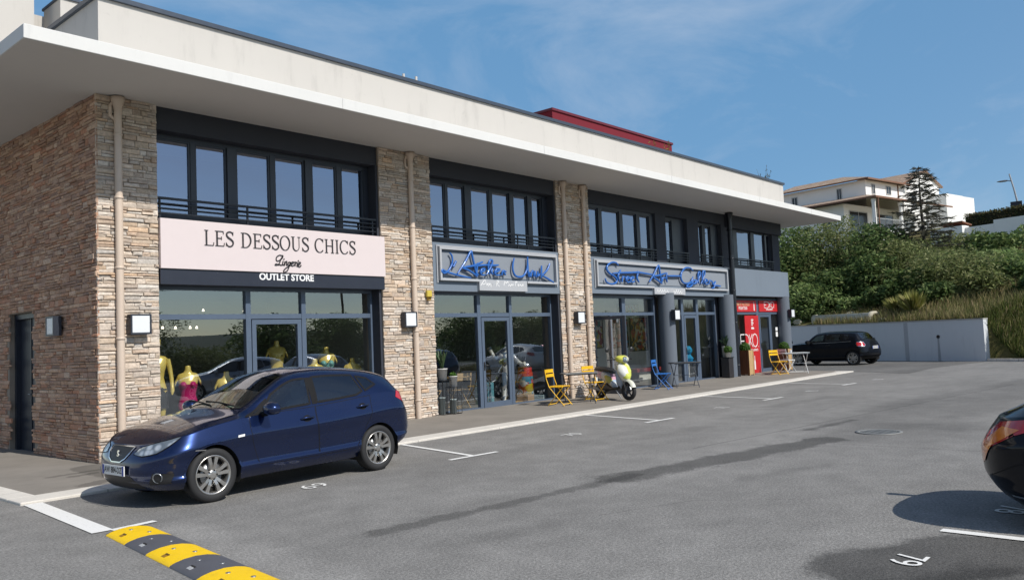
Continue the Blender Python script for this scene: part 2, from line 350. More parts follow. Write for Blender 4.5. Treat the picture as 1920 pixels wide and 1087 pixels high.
# drain grate in the asphalt
t = thing('drain_grate', 'round cast iron drain grate set in the asphalt of the car park', 'drain', (7.73, -8.88, 0))
b = MB(); b.lathe([(.33, .002), (.33, .012), (.27, .012), (.27, .002)], 28); b.build('rim', pm('cast_iron', (.21, .21, .20), .6, metal=.2, bump=.3), t)
b = MB()
for k in range(-5, 6):
    h = math.sqrt(max(0, .26 ** 2 - (k * .05) ** 2)); b.box(k * .05 - .012, k * .05 + .012, -h, h, .003, .011)
for k in range(-4, 5, 2):
    h = math.sqrt(max(0, .26 ** 2 - (k * .055) ** 2)); b.box(-h, h, k * .055 - .01, k * .055 + .01, .003, .010)
b.build('grille', pm('cast_iron', (.17, .17, .165)), t)
b = MB(); b.lathe([(.0001, .0055), (.27, .0055)], 28); b.build('pit', pm('pit_dirt', (.11, .11, .105), .9), t)

# speed bump: yellow and grey rubber segments
YB = NT('yellow_rubber'); p_ = YB.pos(); f_ = YB.noise(p_, 12, 6, .7); YB.bsdf(YB.mix(YB.math('MULTIPLY', YB.smooth(f_, .5, .75), .35), (.86, .55, .004), (.50, .30, .01)), .55, 0, .4, 0, YB.bump(YB.n('ShaderNodeTexVoronoi', {'Vector': p_, 'Scale': 70}).outputs['Distance'], .5, .004)); M_yrub = YB.mat
M_grub = pm('grey_rubber', (.085, .087, .10), .6, bump=.3, bs=120, var=.2)
sb = thing('speed_bump', 'yellow and grey rubber speed bump bolted across the asphalt', 'speed bump', (-1.85, -5.26, 0), math.atan2(-.993, -.118))
prof = [(-.205, .002), (-.198, .012), (-.16, .027), (-.09, .043), (0, .05), (.09, .043), (.16, .027), (.198, .012), (.205, .002)]
for k in range(-1, 9):
    b = MB(); x0 = k * .54 + .003 if k >= 0 else -.11; x1 = x0 + .534 if k >= 0 else 0.0
    if k < 0:   # rounded end piece
        b.loft([[Vector((-.13, y * .55, .003)) for y, z in prof], [Vector((-.06, y * .9, max(.003, z * .6))) for y, z in prof], [Vector((0, y, z)) for y, z in prof]], 0, None, True, False); b.build('end_piece', M_grub, sb); continue
    b.grid([[(x, y, z) for y, z in prof] for x in (x0, (x0 + x1) / 2, x1)], 0, None, True); b.face([(x0, y, z) for y, z in prof]); b.face([(x1, y, z) for y, z in prof][::-1])
    o = b.build('segment', M_yrub if k % 2 == 0 else M_grub, sb)
    r = MB()   # reflector let into the flank towards the road
    for q in (-1,):
        c = Vector(((x0 + x1) / 2, q * .145, .0305))
        r.bar(c - Vector((.035, 0, 0)), c + Vector((.035, 0, 0)), .032, .006, up=(0, q * .33, 1)); r.bar(c + Vector((-.035, .024, .0085)), c + Vector((.035, .024, .0085)), .014, .006, 1, up=(0, q * .33, 1))
    r.build('reflector', [pm('amber_reflector', (.30, .16, .01), .5), pm('amber_dark', (.10, .06, .01), .5)] if k % 2 == 0 else [pm('white_reflector', (.42, .43, .44), .3), M_black], o)
    for q in (-.12, .12):
        r = MB(); r.lathe([(.018, .047), (.018, .0535), (.0001, .0535)], 10, Matrix.Translation(((x0 + x1) / 2 + q, .05 if q > 0 else -.03, -.003))); r.build('bolt', M_steel, o)
# ------------------------------------------------------------------ the building
BLD = thing('commercial_building', 'two storey shop building with stone piers, a white flat canopy and dark glazed shopfronts', 'building', (0, 0, 0))
PAL = [(0.608, 0.504, 0.403), (0.651, 0.552, 0.457), (0.580, 0.476, 0.375), (0.680, 0.587, 0.498), (0.559, 0.456, 0.368), (0.608, 0.456, 0.328), (0.523, 0.442, 0.375), (0.580, 0.518, 0.457), (0.694, 0.608, 0.519), (0.551, 0.421, 0.320), (0.622, 0.525, 0.429), (0.666, 0.573, 0.485), (0.637, 0.532, 0.437)]
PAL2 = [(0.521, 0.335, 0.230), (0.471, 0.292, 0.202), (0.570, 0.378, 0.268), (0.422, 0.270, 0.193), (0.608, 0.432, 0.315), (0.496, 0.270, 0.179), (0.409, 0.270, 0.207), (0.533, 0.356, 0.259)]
def stone_wall(name, u0, u1, z0, z1, frame, seed, holes=(), pal=PAL, dmin=.004, dmax=.036):
    """dry-laid ledge stone: irregular courses of stones that stand out by different amounts; frame(u, z, d) -> point"""
    g = rnd(seed); b = MB(); z = z0
    # courses with broken beds: two half courses may share a height
    while z < z1 - .015:
        h = min(g.choice((.038, .045, .05, .058, .065, .08, .10)) * g.uniform(.9, 1.1), z1 - z)
        if z1 - z - h < .03: h = z1 - z
        u = u0
        while u < u1 - .01:
            l = g.uniform(.07, .33) * (1.25 if h < .07 else 1)
            if u1 - u - l < .07: l = u1 - u
            parts = [(z, h)]
            if h > .085 and g.random() < .55: s_ = g.uniform(.4, .6) * h; parts = [(z, s_), (z + s_, h - s_)]
            for zz, hh in parts:
                cu, cz = u + l / 2, zz + hh / 2
                if any(a <= cu <= b_ and c <= cz <= d_ for a, b_, c, d_ in holes): continue
                d = dmin + (dmax - dmin) * g.random() ** 1.5; gp = g.uniform(.002, .006); base = g.choice(pal); k = g.uniform(.92, 1.18)
                hue = g.uniform(-.04, .04); col = (base[0] * k * (1 + hue), base[1] * k, base[2] * k * (1 - hue))
                a0, a1, c0, c1 = u + gp, u + l - gp, zz + gp * .8, zz + hh - gp * .8; j = lambda s_: g.uniform(-s_, s_); e = min(.012, hh * .16)
                O = [(a0, c0), (a1, c0), (a1, c1), (a0, c1)]; O = [(q + j(.004), w + j(.004)) for q, w in O]
                I = [(a0 + e, c0 + e), (a1 - e, c0 + e), (a1 - e, c1 - e), (a0 + e, c1 - e)]; I = [(q + j(.005), w + j(.005)) for q, w in I]
                m = ((a0 + a1) / 2 + j(l * .2), cz + j(hh * .15), d + g.uniform(0, .012))
                po = [frame(q, w, d * .55 if d > .01 else .004) for q, w in O]; pb = [frame(q, w, -.01) for q, w in O]; pi = [frame(q, w, d + j(.004)) for q, w in I]; pm_ = frame(*m)
                for i in range(4):
                    i2 = (i + 1) % 4
                    b.face([pb[i], pb[i2], po[i2], po[i]], 0, col); b.face([po[i], po[i2], pi[i2], pi[i]], 0, col); b.face([pi[i], pi[i2], pm_], 0, col)
            u += l
        z += h
    return b.build(name, M_stone, BLD)
FY = lambda u, z, d: (u, -d, z)              # facade, faces -Y
FX = lambda u, z, d: (-d, -u, z)             # side wall, faces -X ; u = -Y so that faces keep their winding
ZS = 5.719
X1, X2, X3, X4, X5, XE = .948, 5.582, 7.016, 11.458, 12.876, 25.771
for a, c in ((.006, X1 - .004), (X2 + .004, X3 - .004), (X4 + .004, X5 - .004)): b = MB(); b.box(a, c, .004, .55, -.02, ZS - .003); b.build('pier_core', M_joint, BLD)
stone_wall('stone_pier', -.02, X1, -.02, ZS, FY, 1); stone_wall('stone_pier', X2, X3, .02, ZS, FY, 2); stone_wall('stone_pier', X4, X5, .02, ZS, FY, 3)
DY0, DY1, DZ = 2.72, 3.98, 2.48
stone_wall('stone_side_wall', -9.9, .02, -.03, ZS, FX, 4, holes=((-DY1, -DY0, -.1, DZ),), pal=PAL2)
b = MB(); b.box(.006, .30, .56, DY0, -.02, ZS - .003); b.box(.006, .30, DY1, 9.9, -.02, ZS - .003); b.box(.006, .30, DY0 + .001, DY1 - .001, DZ, ZS - .003); b.build('side_wall_core', M_joint, BLD)
# side door, set back
b = MB(); b.box(.17, .22, DY0 + .02, DY1 - .02, 0, DZ - .02); b.box(.09, .18, DY0 + .004, DY0 + .09, 0, DZ - .004); b.box(.09, .18, DY1 - .09, DY1 - .004, 0, DZ - .004); b.box(.09, .18, DY0 + .09, DY1 - .09, DZ - .1, DZ - .004); b.box(.155, .172, DY0 + .60, DY0 + .64, 0, DZ - .1)
sd = b.build('side_door', pm('navy_door', (.016, .021, .034), .4), BLD)
b = MB(); b.tube([(.16, DY0 + .56, 1.02), (.09, DY0 + .56, 1.02), (.09, DY0 + .44, 1.02)], .011, 8); b.build('handle', M_steel, sd)
# back and far walls, roof slab
b = MB(); b.box(.31, XE, 9.6, 9.9, 0, ZS); b.box(XE - .3, XE, .35, 9.59, 0, ZS); b.build('rear_wall', M_parapet, BLD)
b = MB(); b.box(-1.577, 27.145, -1.748, 11.5, ZS, 5.908); cn = b.build('canopy', M_canopy, BLD, bevel=.008); b = MB(); b.box(-1.56, 27.13, -1.73, 11.4, ZS - .004, ZS - .0005); b.build('soffit', M_soffit, cn)
for x in (3.4, 8.9, 14.4, 19.9, 24.2): b = MB(); b.box(x - .004, x + .004, -1.7505, -1.7485, ZS + .006, 5.902); b.build('joint', pm('joint_grey', (.40, .40, .39), .8), cn)
PZ = 7.228
b = MB(); y0 = -.09; b.box(.01, XE, y0, y0 + .25, 5.909, PZ); b.box(.01, .26, y0 + .251, 5.2, 5.909, PZ); b.box(XE - .25, XE, y0 + .251, 9, 5.909, PZ); b.box(.26, XE - .25, y0 + .251, 9.0, 5.91, 6.9)
b.build('parapet', M_parapet, BLD)
M_cop = pm('zinc_coping', (.06, .075, .10), .4, metal=.3)
b = MB(); b.box(-.045, XE + .05, y0 - .055, y0 + .30, PZ + .001, PZ + .075); b.box(-.045, .31, y0 + .301, 5.25, PZ + .001, PZ + .074); b.box(XE - .3, XE + .05, y0 + .301, 9, PZ + .001, PZ + .074); b.build('coping', M_cop, BLD)
# rear wing that rises behind the left end of the roof
b = MB(); b.box(-7, 1.80, 8.0, 14, 5.91, 13.0); b.build('upper_storey', M_parapet, BLD)
b = MB(); b.box(1.81, 12, 8.45, 8.7, 9.05, 10.06); b.box(2.17, 12, 7.4, 8.449, 9.05, 10.2); b.build('roof_beam', M_parapet, BLD)
b = MB(); b.box(2.14, 12.05, 7.36, 8.5, 10.2, 10.26); b.build('beam_coping', M_cop, BLD)
# red stair housing on the roof
b = MB(); b.box(17.885, 26.26, 5.0, 9.6, 6.905, 9.86); b.box(15.9, 17.88, 6.6, 9.6, 6.905, 9.86); rb = b.build('roof_housing', M_red, BLD)
b = MB(); b.box(17.84, 26.31, 4.95, 9.65, 9.861, 9.95); b.box(15.86, 17.839, 6.55, 9.65, 9.861, 9.95); b.build('housing_coping', pm('red_coping', (.12, .012, .02), .4), rb)

# ---- openings of the facade
def panes(parent, x0, x1, y, z0, z1, mat): 
    b = MB(); b.face([(x0, y, z0), (x1, y, z0), (x1, y, z1), (x0, y, z1)]); return b.build('pane', mat, parent)
def upper_bay(xa, xb, cuts, y=.3, zt=5.262, zb=3.97, top=5.36):
    """a row of casements; cuts = glass edges"""
    f = MB(); f.box(xa, xb, y - .03, y + .06, 3.842, zb); f.box(xa, xb, y - .03, y + .06, zt, top)
    e = [xa] + [q for c in cuts for q in c] + [xb]
    for i in range(0, len(e), 2): f.box(e[i], e[i + 1], y - .045 if e[i + 1] - e[i] > .12 else y - .025, y + .06, zb + .0005, zt - .0005)
    w = f.build('window', M_frame, BLD)
    for a, c in cuts:
        s_ = MB(); t_ = .035; yy = y - .012
        s_.box(a, c, yy, y + .03, zb, zb + t_); s_.box(a, c, yy, y + .03, zt - t_, zt); s_.box(a, a + t_, yy, y + .03, zb + t_, zt - t_); s_.box(c - t_, c, yy, y + .03, zb + t_, zt - t_)
        sa = s_.build('sash', M_frame, w); panes(w, a + .03, c - .03, y + .012, zb + .03, zt - .03, M_glass_up)
    return w
def railing(xa, xb, y, posts, z=(4.195, 4.11, 4.03, 3.95)):
    b = MB(); b.box(xa, xb, y - .022, y + .022, z[0] - .02, z[0] + .018)
    for q in z[1:]: b.box(xa, xb, y - .009, y + .009, q - .009, q + .009)
    for x in posts: b.box(x - .016, x + .016, y + .010, y + .034, 3.845, z[0] - .02)
    return b.build('railing', pm('black_metal', (.010, .012, .018), .4), BLD)
upper_bay(X1 + .01, X2 - .06, [(1.0, 1.668), (1.745, 2.348), (2.525, 3.223), (3.313, 3.985), (4.143, 4.737), (4.842, 5.409)])
upper_bay(X3 + .01, X4 - .06, [(7.08, 7.737), (7.805, 8.357), (8.573, 9.216), (9.309, 9.931), (10.088, 10.621), (10.79, 11.21)])
railing(X1 + .005, X2 - .06, .06, (1.02, 2.62, 3.86, 5.45)); railing(X3 + .005, X4 - .06, .06, (7.1, 8.9, 9.98, 10.35, 11.36))
for a, c in ((X1, X2), (X3, X4)):
    b = MB(); b.box(a + .002, c - .002, .05, .40, 5.33, ZS - .002)            # lintel
    b.box(c - .055, c - .003, .03, .40, .0, 5.329)                  # right reveal
    b.box(a + .003, a + .012, .03, .40, .0, 5.329)                  # left reveal
    b.box(a + .013, c - .056, .05, .40, 3.79, 3.84)                 # sill
    b.box(a + .013, c - .056, .30, .40, 2.77, 3.789); b.build('charcoal_surround', M_char, BLD)
b = MB(); b.box(X3 + .013, X4 - .003, 0.0, .29, 2.765, 3.835); b.build('grey_spandrel', M_grey, BLD)
b = MB(); b.box(X1 + .013, X2 - .003, .02, .29, 2.765, 3.788); b.build('charcoal_spandrel', M_char, BLD)
# ---- bay three: plain upper wall with deep openings
b = MB(); yw = .22; yi = .80
b.box(X5 + .002, XE, yw, yi, 5.33, ZS - .002)
for a, c in ((X5 + .002, 13.05), (16.62, 17.22), (18.62, 19.36), (20.98, 21.55), (25.15, XE)): b.box(a, c, yw + (.0 if a != 16.62 else -.03), yi, 3.842, 5.329)
b.box(21.28, XE + .03, .12, .219, 5.26, ZS - .003)
b.build('upper_wall', M_char, BLD)
for a, c, cuts, y in ((13.05, 16.62, [(13.1, 13.70), (13.87, 14.75), (14.92, 15.66), (15.84, 16.37)], .3), (17.22, 18.62, [(17.38, 17.88)], .40), (19.36, 20.98, [(19.46, 19.86), (20.06, 20.46)], .40), (21.55, 25.15, [(21.6, 22.0), (22.3, 23.42), (23.7, 24.62), (24.75, 25.1)], .33)):
    upper_bay(a, c, cuts, y, zt=5.24, top=5.329)
for a, c, ps in ((13.06, 16.6, (13.1, 14.2, 15.1, 15.7, 16.4)), (17.24, 18.6, (17.4, 18.5)), (19.38, 20.96, (19.5, 20.2, 20.9)), (21.58, 25.12, (21.7, 22.9, 24.0, 25.0))): railing(a, c, .18, ps)
b = MB(); b.box(X5 + .003, 21.22, 0, .80, 2.80, 3.76); b.face([(X5 + .003, 0, 3.761), (21.22, 0, 3.761), (21.22, .22, 3.841), (X5 + .003, .22, 3.841)]); b.box(21.225, XE + .06, -.035, .80, 2.845, 3.80); b.face([(21.225, -.035, 3.801), (XE + .06, -.035, 3.801), (XE + .06, .22, 3.841), (21.225, .22, 3.841)])
b.build('grey_spandrel', M_grey, BLD)
b = MB(); b.box(X5 + .003, XE - .001, .801, 9.59, 2.86, 3.78); b.box(.31, X5 + .002, .56, 9.59, 2.95, 3.70); b.build('floor_slab', M_char, BLD)
for x in (16.78, 20.72, 25.52):
    b = MB(); b.lathe([(.255, .04), (.255, 2.86)], 28, Matrix.Translation((x, .06 if x < 25 else .12, 0))); b.build('column', M_column, BLD)
for q in ((20.3, 20.62, .32, .6, .03, 2.80), (16.42, 16.62, .32, .5, .03, 2.80), (25.62, XE - .002, .18, .7, .03, 2.84), (20.98, 21.25, .3, .62, .03, 2.80)): b = MB(); b.box(*q); b.build('charcoal_wall', M_char, BLD)

# ---- shopfronts
def shopfront(xa, xb, y, mull, door, zt=2.70, ztr=(2.20, 2.29), sill=.10, holes=()):
    """mull: mullion spans; door: (x0, x1) of the door leaf between mullions"""
    f = MB(); D0, D1 = y - .035, y + .05
    f.box(xa, xb, D0, D1, zt, 2.775)
    ed = [(xa, xa + .05)] + list(mull) + [(xb - .05, xb)]
    for a, c in ed: f.box(a, c, D0 - .006, D1, .02, zt - .001)
    for (a0, a1), (b0, b1) in zip(ed[:-1], ed[1:]):
        f.box(a1 + .001, b0 - .001, D0, D1, ztr[0], ztr[1])
        if not any(abs(a1 - d0) < .12 for d0, _ in door) and not any(abs(a1 - h) < .12 for h in holes): f.box(a1 + .001, b0 - .001, D0, D1, .02, sill)
    w = f.build('shopfront_frame', M_frame_lit, BLD)
    for (a0, a1), (b0, b1) in zip(ed[:-1], ed[1:]):
        panes(w, a1, b0, y + .01, ztr[1], zt, M_glass)
        if any(abs(a1 - h) < .12 for h in holes): continue
        dd = [d for d in door if abs(a1 - d[0]) < .12]
        if not dd: panes(w, a1, b0, y + .01, sill, ztr[0], M_glass)
        else: door_leaf(dd[0][0] + .015, dd[0][1] - .015, y, ztr[0] - .015)
    return w
def door_leaf(x0, x1, y, z1, M=None, mat=None, z0=.055):
    f = MB(); t = .085; q = y - .045, y + .015
    f.box(x0, x0 + t, *q, z0, z1); f.box(x1 - t, x1, *q, z0, z1); f.box(x0 + t, x1 - t, *q, z1 - t, z1); f.box(x0 + t, x1 - t, *q, z0, z0 + .14)
    o = f.build('door', mat or M_frame_lit, BLD)
    panes(o, x0 + t, x1 - t, y - .01, z0 + .14, z1 - t, M_glass)
    h = MB(); h.tube([(x0 + .045, y - .045, 1.06), (x0 + .045, y - .09, 1.06), (x0 + .16, y - .09, 1.06)], .011, 8); h.box(x0 + .022, x0 + .066, y - .052, y - .046, .94, 1.14); h.build('handle', M_black, o)
    if M is not None: o.matrix_local = M
    return o
shopfront(X1 + .013, X2 - .056, .3, [(2.65, 2.75), (3.82, 3.915)], [(2.75, 3.82)])
shopfront(X3 + .013, X4 - .056, .3, [(8.63, 8.74), (9.755, 9.85)], [(8.74, 9.755)])
shopfront(X5 + .05, 16.42, .3, [(14.66, 14.83)], [], zt=2.70, holes=(12.976,))
shopfront(17.0, 20.3, .3, [(18.02, 18.16), (18.98, 19.12)], [(18.16, 18.98)], zt=2.70)
shopfront(21.25, 25.62, .3, [(23.45, 23.66), (24.60, 24.70)], [(23.66, 24.60)], zt=2.72)
f = MB(); f.box(14.05, 14.12, .26, .35, .03, 2.2); f.build('door_post', M_frame_lit, BLD); panes(BLD, 14.12, 14.66, .31, .1, 2.2, M_glass)
# the gallery's door stands open towards the street
dl = door_leaf(0, .98, 0, 2.16, mat=M_frame); dl.matrix_local = Matrix.Translation((13.20, .27, 0)) @ Matrix.Rotation(R(-80), 4, 'Z')

# ---- shop interiors
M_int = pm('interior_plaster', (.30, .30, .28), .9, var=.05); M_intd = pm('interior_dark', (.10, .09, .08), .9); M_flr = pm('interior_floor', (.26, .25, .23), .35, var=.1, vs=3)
b = MB(); b.box(.31, XE - .301, .36, 9.59, -.03, .05); b.build('shop_floor', M_flr, BLD)
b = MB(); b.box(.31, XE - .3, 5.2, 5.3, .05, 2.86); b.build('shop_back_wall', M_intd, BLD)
for q in ((6.2, 6.4, .56, 5.2, .05, 2.94), (12.1, 12.3, .56, 5.2, .05, 2.94), (20.9, 21.1, .63, 5.2, .05, 2.85), (.32, .4, .56, 5.2, .05, 2.94)): b = MB(); b.box(*q); b.build('party_wall', M_int, BLD)
b = MB(); b.box(13.4, 20.4, 2.7, 2.8, .05, 2.85); b.build('display_wall', pm('gallery_wall', (.66, .66, .61), .9), BLD)
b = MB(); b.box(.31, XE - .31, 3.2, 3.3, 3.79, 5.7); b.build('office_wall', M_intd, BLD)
M_spot = pm('lit_spot', (.9, .9, .85), .4, emit=(1, .9, .72), es=3)
for i, (x, y) in enumerate(((1.35, 1.9), (1.55, 1.95), (2.0, 2.1), (2.3, 2.2), (2.62, 2.25), (2.78, 2.3), (3.4, 3.2), (4.4, 3.3), (8.0, 2.3), (9.2, 2.5), (10.6, 2.2))):
    b = MB(); b.lathe([(.012, .05), (.026, 0), (.0001, .003)], 10, Matrix.Translation((0, 0, -.05)), m=0); b.tube([(0, 0, 0), (0, 0, .62 if i < 6 else .30)], .004, 5, m=1)
    zz = 2.16 if i < 6 else 2.55
    o = b.build('pendant_lamp', [M_spot, M_black]); o.location = (x, y, zz)
    tag(o, 'small lit white pendant lamp hanging inside the %s' % ('lingerie shop window' if x < 6 else 'art workshop window'), 'lamp', 'small pendant lamps inside the %s' % ('lingerie shop' if x < 6 else 'art workshop'))

# ---- downpipes
def downpipe(x, y=-.075, r=.058, z0=.03, mat=M_pipe, ztop=ZS - .02):
    b = MB(); b.tube([(x, y, z0), (x, y, ztop - .14)], r, 16, cap=True); o = b.build('downpipe', mat, BLD)
    b = MB(); b.lathe([(r + .004, -.2), (r + .012, -.14), (r + .045, -.06), (r + .05, 0), (.001, 0)], 18, Matrix.Translation((x, y, ztop)))
    if mat is M_pipe: b.tube([(x - .055, y + .03, ztop - .08), (x - .10, y + .045, ztop - .14), (x - .10, y + .045, ztop - .3), (x - .03, y + .03, ztop - .36)], .028, 8)
    b.build('pipe_head', mat, o)
    for z in (.45, 1.9, 3.0, 4.1, 5.1):
        c = MB(); c.lathe([(r + .002, -.02), (r + .008, -.018), (r + .008, .018), (r + .002, .02)], 18, Matrix.Translation((x, y, z))); c.box(x - .015, x + .015, y + r, .03, z - .012, z + .012); c.build('pipe_clip', mat, o)
for x in (.30, 6.40, 11.69, 12.56): downpipe(x)
downpipe(20.98, -.11, .085, .03, M_pipeblk)
# ------------------------------------------------------------------ cars
def pchip(xs, ys):
    xs = np.array(xs, float); ys = np.array(ys, float); h = np.diff(xs); d = np.diff(ys) / h; m = np.zeros(len(xs))
    for i in range(1, len(xs) - 1):
        if d[i - 1] * d[i] > 0: w1, w2 = 2 * h[i] + h[i - 1], h[i] + 2 * h[i - 1]; m[i] = (w1 + w2) / (w1 / d[i - 1] + w2 / d[i])
    m[0], m[-1] = d[0], d[-1]
    def f(x):
        x = min(max(x, xs[0]), xs[-1]); i = min(max(int(np.searchsorted(xs, x)) - 1, 0), len(h) - 1); t = (x - xs[i]) / h[i]
        return float((1 + 2 * t) * (1 - t) ** 2 * ys[i] + t * (1 - t) ** 2 * h[i] * m[i] + t * t * (3 - 2 * t) * ys[i + 1] + t * t * (t - 1) * h[i] * m[i + 1])
    return f
def inside(p, poly):
    x, y = p; c = False; n = len(poly)
    for i in range(n):
        (x1, y1), (x2, y2) = poly[i], poly[(i + 1) % n]
        if (y1 > y) != (y2 > y) and x < (x2 - x1) * (y - y1) / (y2 - y1) + x1: c = not c
    return c
class CarShape:
    def __init__(s, L, W, xf, xr, zlo, zB, zc, yr, crown, Lf=.55, nf=2.6, Lr=.42, nr=3.0, prof=None):
        s.L, s.W, s.Lf, s.nf, s.Lr, s.nr = L, W, Lf, nf, Lr, nr
        k = lambda a: pchip([q[0] for q in a], [q[1] for q in a])
        s.xf, s.xr, s.zlo, s.zB, s.zc, s.yr, s.cr = map(k, (xf, xr, zlo, zB, zc, yr, crown))
        s.Wf = k(prof or [(0, .90), (.06, .94), (.15, .985), (.21, .996), (.27, .970), (.5, .976), (.70, 1.0), (.745, .990), (.88, .948), (1, .912)])
        s.cache = {}
    def P(s, xn):
        a = min(1, max(0, xn / s.Lf)); b = min(1, max(0, (s.L - xn) / s.Lr))
        return max(0, 1 - (1 - a) ** s.nf) ** (1 / s.nf) * max(0, 1 - (1 - b) ** s.nr) ** (1 / s.nr)
    def raw(s, xn, v):
        P = s.P(xn); zb = s.zB(xn)
        if v <= 1:
            zl = s.zlo(xn); return s.xf(v) + (s.xr(v) - s.xf(v)) * xn / s.L, s.Wf(v) * s.W * P, zl + (zb - zl) * v
        X = s.xf(1) + (s.xr(1) - s.xf(1)) * xn / s.L; w = min(v, 2) - 1; zc = s.zc(xn); zr = max(zb, zc - s.cr(xn)) if zc > zb else zc; yb = s.Wf(1) * s.W * P; yr = min(s.yr(xn) * (P ** .6), yb)
        if w < .5: t = w / .5; g = 4 * t * (1 - t) * .03; return X, yb + (yr - yb) * t + g * (zr - zb), zb + (zr - zb) * t + g * .35 * (yb - yr)
        t = (w - .5) / .5; return X, yr * (1 - t), zr + (zc - zr) * (1 - (1 - t) ** 2)
    def S(s, xn, v, side=1):
        key = (round(xn, 5), round(v, 5)); r = s.cache.get(key)
        if r is None:
            if v > 1.0:
                d = .085 * min(1, (v - 1) / .12) * min(1, (2 - v) / .12); q = [s.raw(xn, v + d * k) for k in (-1, -.5, 0, .5, 1)]
                r = tuple(sum(c) / 5 for c in zip(*q))
            else: r = s.raw(xn, v)
            s.cache[key] = r
        return Vector((r[0] - s.L / 2, r[1] * side, r[2]))
    def N(s, xn, v, side=1):
        e = .004; a = s.S(min(xn + e, s.L), v, 1) - s.S(max(xn - e, 0), v, 1); b = s.S(xn, min(v + e, 2), 1) - s.S(xn, max(v - e, 0), 1)
        n = b.cross(a); n = n.normalized() if n.length > 1e-12 else Vector((-1, 0, 0)); n = -n if n.y < -1e-6 else n
        return Vector((n.x, n.y * side, n.z))
    def front(s, y, z):
        ya = abs(y); xn = .02
        for _ in range(8):
            v = min(1, max(0, (z - s.zlo(xn)) / (s.zB(xn) - s.zlo(xn)))); P = min(.999, ya / (s.Wf(v) * s.W)); xn = s.Lf * (1 - (1 - P ** s.nf) ** (1 / s.nf))
        return xn, v
    def rear(s, y, z):
        ya = abs(y); xn = s.L - .02
        for _ in range(8):
            v = min(1, max(0, (z - s.zlo(xn)) / (s.zB(xn) - s.zlo(xn)))); P = min(.999, ya / (s.Wf(v) * s.W)); xn = s.L - s.Lr * (1 - (1 - P ** s.nr) ** (1 / s.nr))
        return xn, v
    def vz(s, xn, z): return (z - s.zlo(xn)) / (s.zB(xn) - s.zlo(xn))
    def patch(s, poly, side=1, off=.002, du=.05, dv=.05, fn=None, b=None, m=0):
        """a polygon in surface coordinates laid on the body"""
        bm = bmesh.new(); vs = [bm.verts.new((u, v, 0)) for u, v in poly]; bm.faces.new(vs)
        us = [p[0] for p in poly]; ws = [p[1] for p in poly]
        for ax, lo, hi, d in ((0, min(us), max(us), du), (1, min(ws), max(ws), dv)):
            n = max(1, int(math.ceil((hi - lo) / d)))
            for i in range(1, n):
                co = [0, 0, 0]; co[ax] = lo + (hi - lo) * i / n; no = [0, 0, 0]; no[ax] = 1
                bmesh.ops.bisect_plane(bm, geom=bm.verts[:] + bm.edges[:] + bm.faces[:], plane_co=co, plane_no=no)
        b = b or MB(); base = len(b.v); bm.verts.ensure_lookup_table()
        for q in bm.verts:
            if fn: u, v = fn(q.co.x, q.co.y); sd = 1 if q.co.x >= 0 else -1
            else: u, v, sd = q.co.x, q.co.y, side
            b.v.append(tuple(s.S(u, v, sd) + s.N(u, v, sd) * off))
        for f in bm.faces:
            ids = tuple(base + q.index for q in f.verts); A, B, C = (Vector(b.v[i]) for i in ids[:3]); q = f.calc_center_median()
            if fn: u, v = fn(q.x, q.y); sd = 1 if q.x >= 0 else -1
            else: u, v, sd = q.x, q.y, side
            if (B - A).cross(C - A).dot(s.N(u, v, sd)) < 0: ids = ids[::-1]
            b.f.append(ids); b.m.append(m); b.c.append(None); b.s.append(True)
        bm.free(); return b
    def ribbon(s, line, width, side=1, off=.0015, closed=False, b=None, m=0, fn=None, step=.04, h=0):
        pts = list(line) + ([line[0]] if closed else []); Q = []
        for (a, c), (d, e) in zip(pts[:-1], pts[1:]):
            n = max(1, int(math.hypot((d - a), (e - c) * .7) / step))
            Q += [(a + (d - a) * i / n, c + (e - c) * i / n) for i in range(n)]
        if not closed: Q.append(pts[-1])
        P = []; Ns = []
        for u, v in Q:
            sd = side
            if fn: sd = 1 if u >= 0 else -1; u, v = fn(u, v)
            P.append(s.S(u, v, sd) + s.N(u, v, sd) * off); Ns.append(s.N(u, v, sd))
        n = len(P); L_, R_ = [], []
        for i in range(n):
            t = (P[(i + 1) % n] - P[i - 1]) if closed else (P[min(i + 1, n - 1)] - P[max(i - 1, 0)])
            w = t.cross(Ns[i]); w = w.normalized() * width / 2 if w.length > 1e-9 else Vector((0, 0, width / 2)); L_.append(P[i] - w); R_.append(P[i] + w)
        b = b or MB(); 
        if h: b.grid([[L_[i], L_[i] + Ns[i] * h, R_[i] + Ns[i] * h, R_[i]] for i in range(n)], m, None, False, cu=closed)
        else: b.grid([[L_[i], P[i] + Ns[i] * .0008, R_[i]] for i in range(n)], m, None, True, cu=closed)
        return b
M_tyre = pm('tyre_rubber', (.018, .018, .019), .75, bump=.2, bs=90, var=.25)
M_carglass = glass('car_glass', (.42, .50, .48), .05, gain=1.3)
M_carglass_d = glass('privacy_glass', (.10, .12, .14), .06, gain=1.3)
M_trim = pm('black_trim', (.010, .010, .011), .7, spec=.15)
M_hood = pm('wheel_well', (.006, .006, .006), .9)
M_seat = pm('seat_cloth', (.10, .11, .12), .9, bump=.3, bs=200)
M_dash = pm('dashboard', (.05, .05, .052), .7)
M_redl = pm('red_lamp', (.45, .012, .015), .12, coat=1, var=.2, vs=30)
M_amber = pm('amber_lamp', (.75, .20, .02), .15, coat=1, var=.2, vs=30)
M_plate = pm('plate_white', (.72, .72, .70), .4)
def lamp_mat():
    N = NT('headlight'); p = N.pos(); v = N.n('ShaderNodeTexVoronoi', {'Vector': p, 'Scale': 11}); f = N.smooth(v.outputs['Distance'], .2, .6)
    c = N.mix(f, (.62, .66, .68), (.20, .23, .25)); N.bsdf(c, .12, .55, .5, 1.0, N.bump(v.outputs['Distance'], .6, .02)); return N.mat
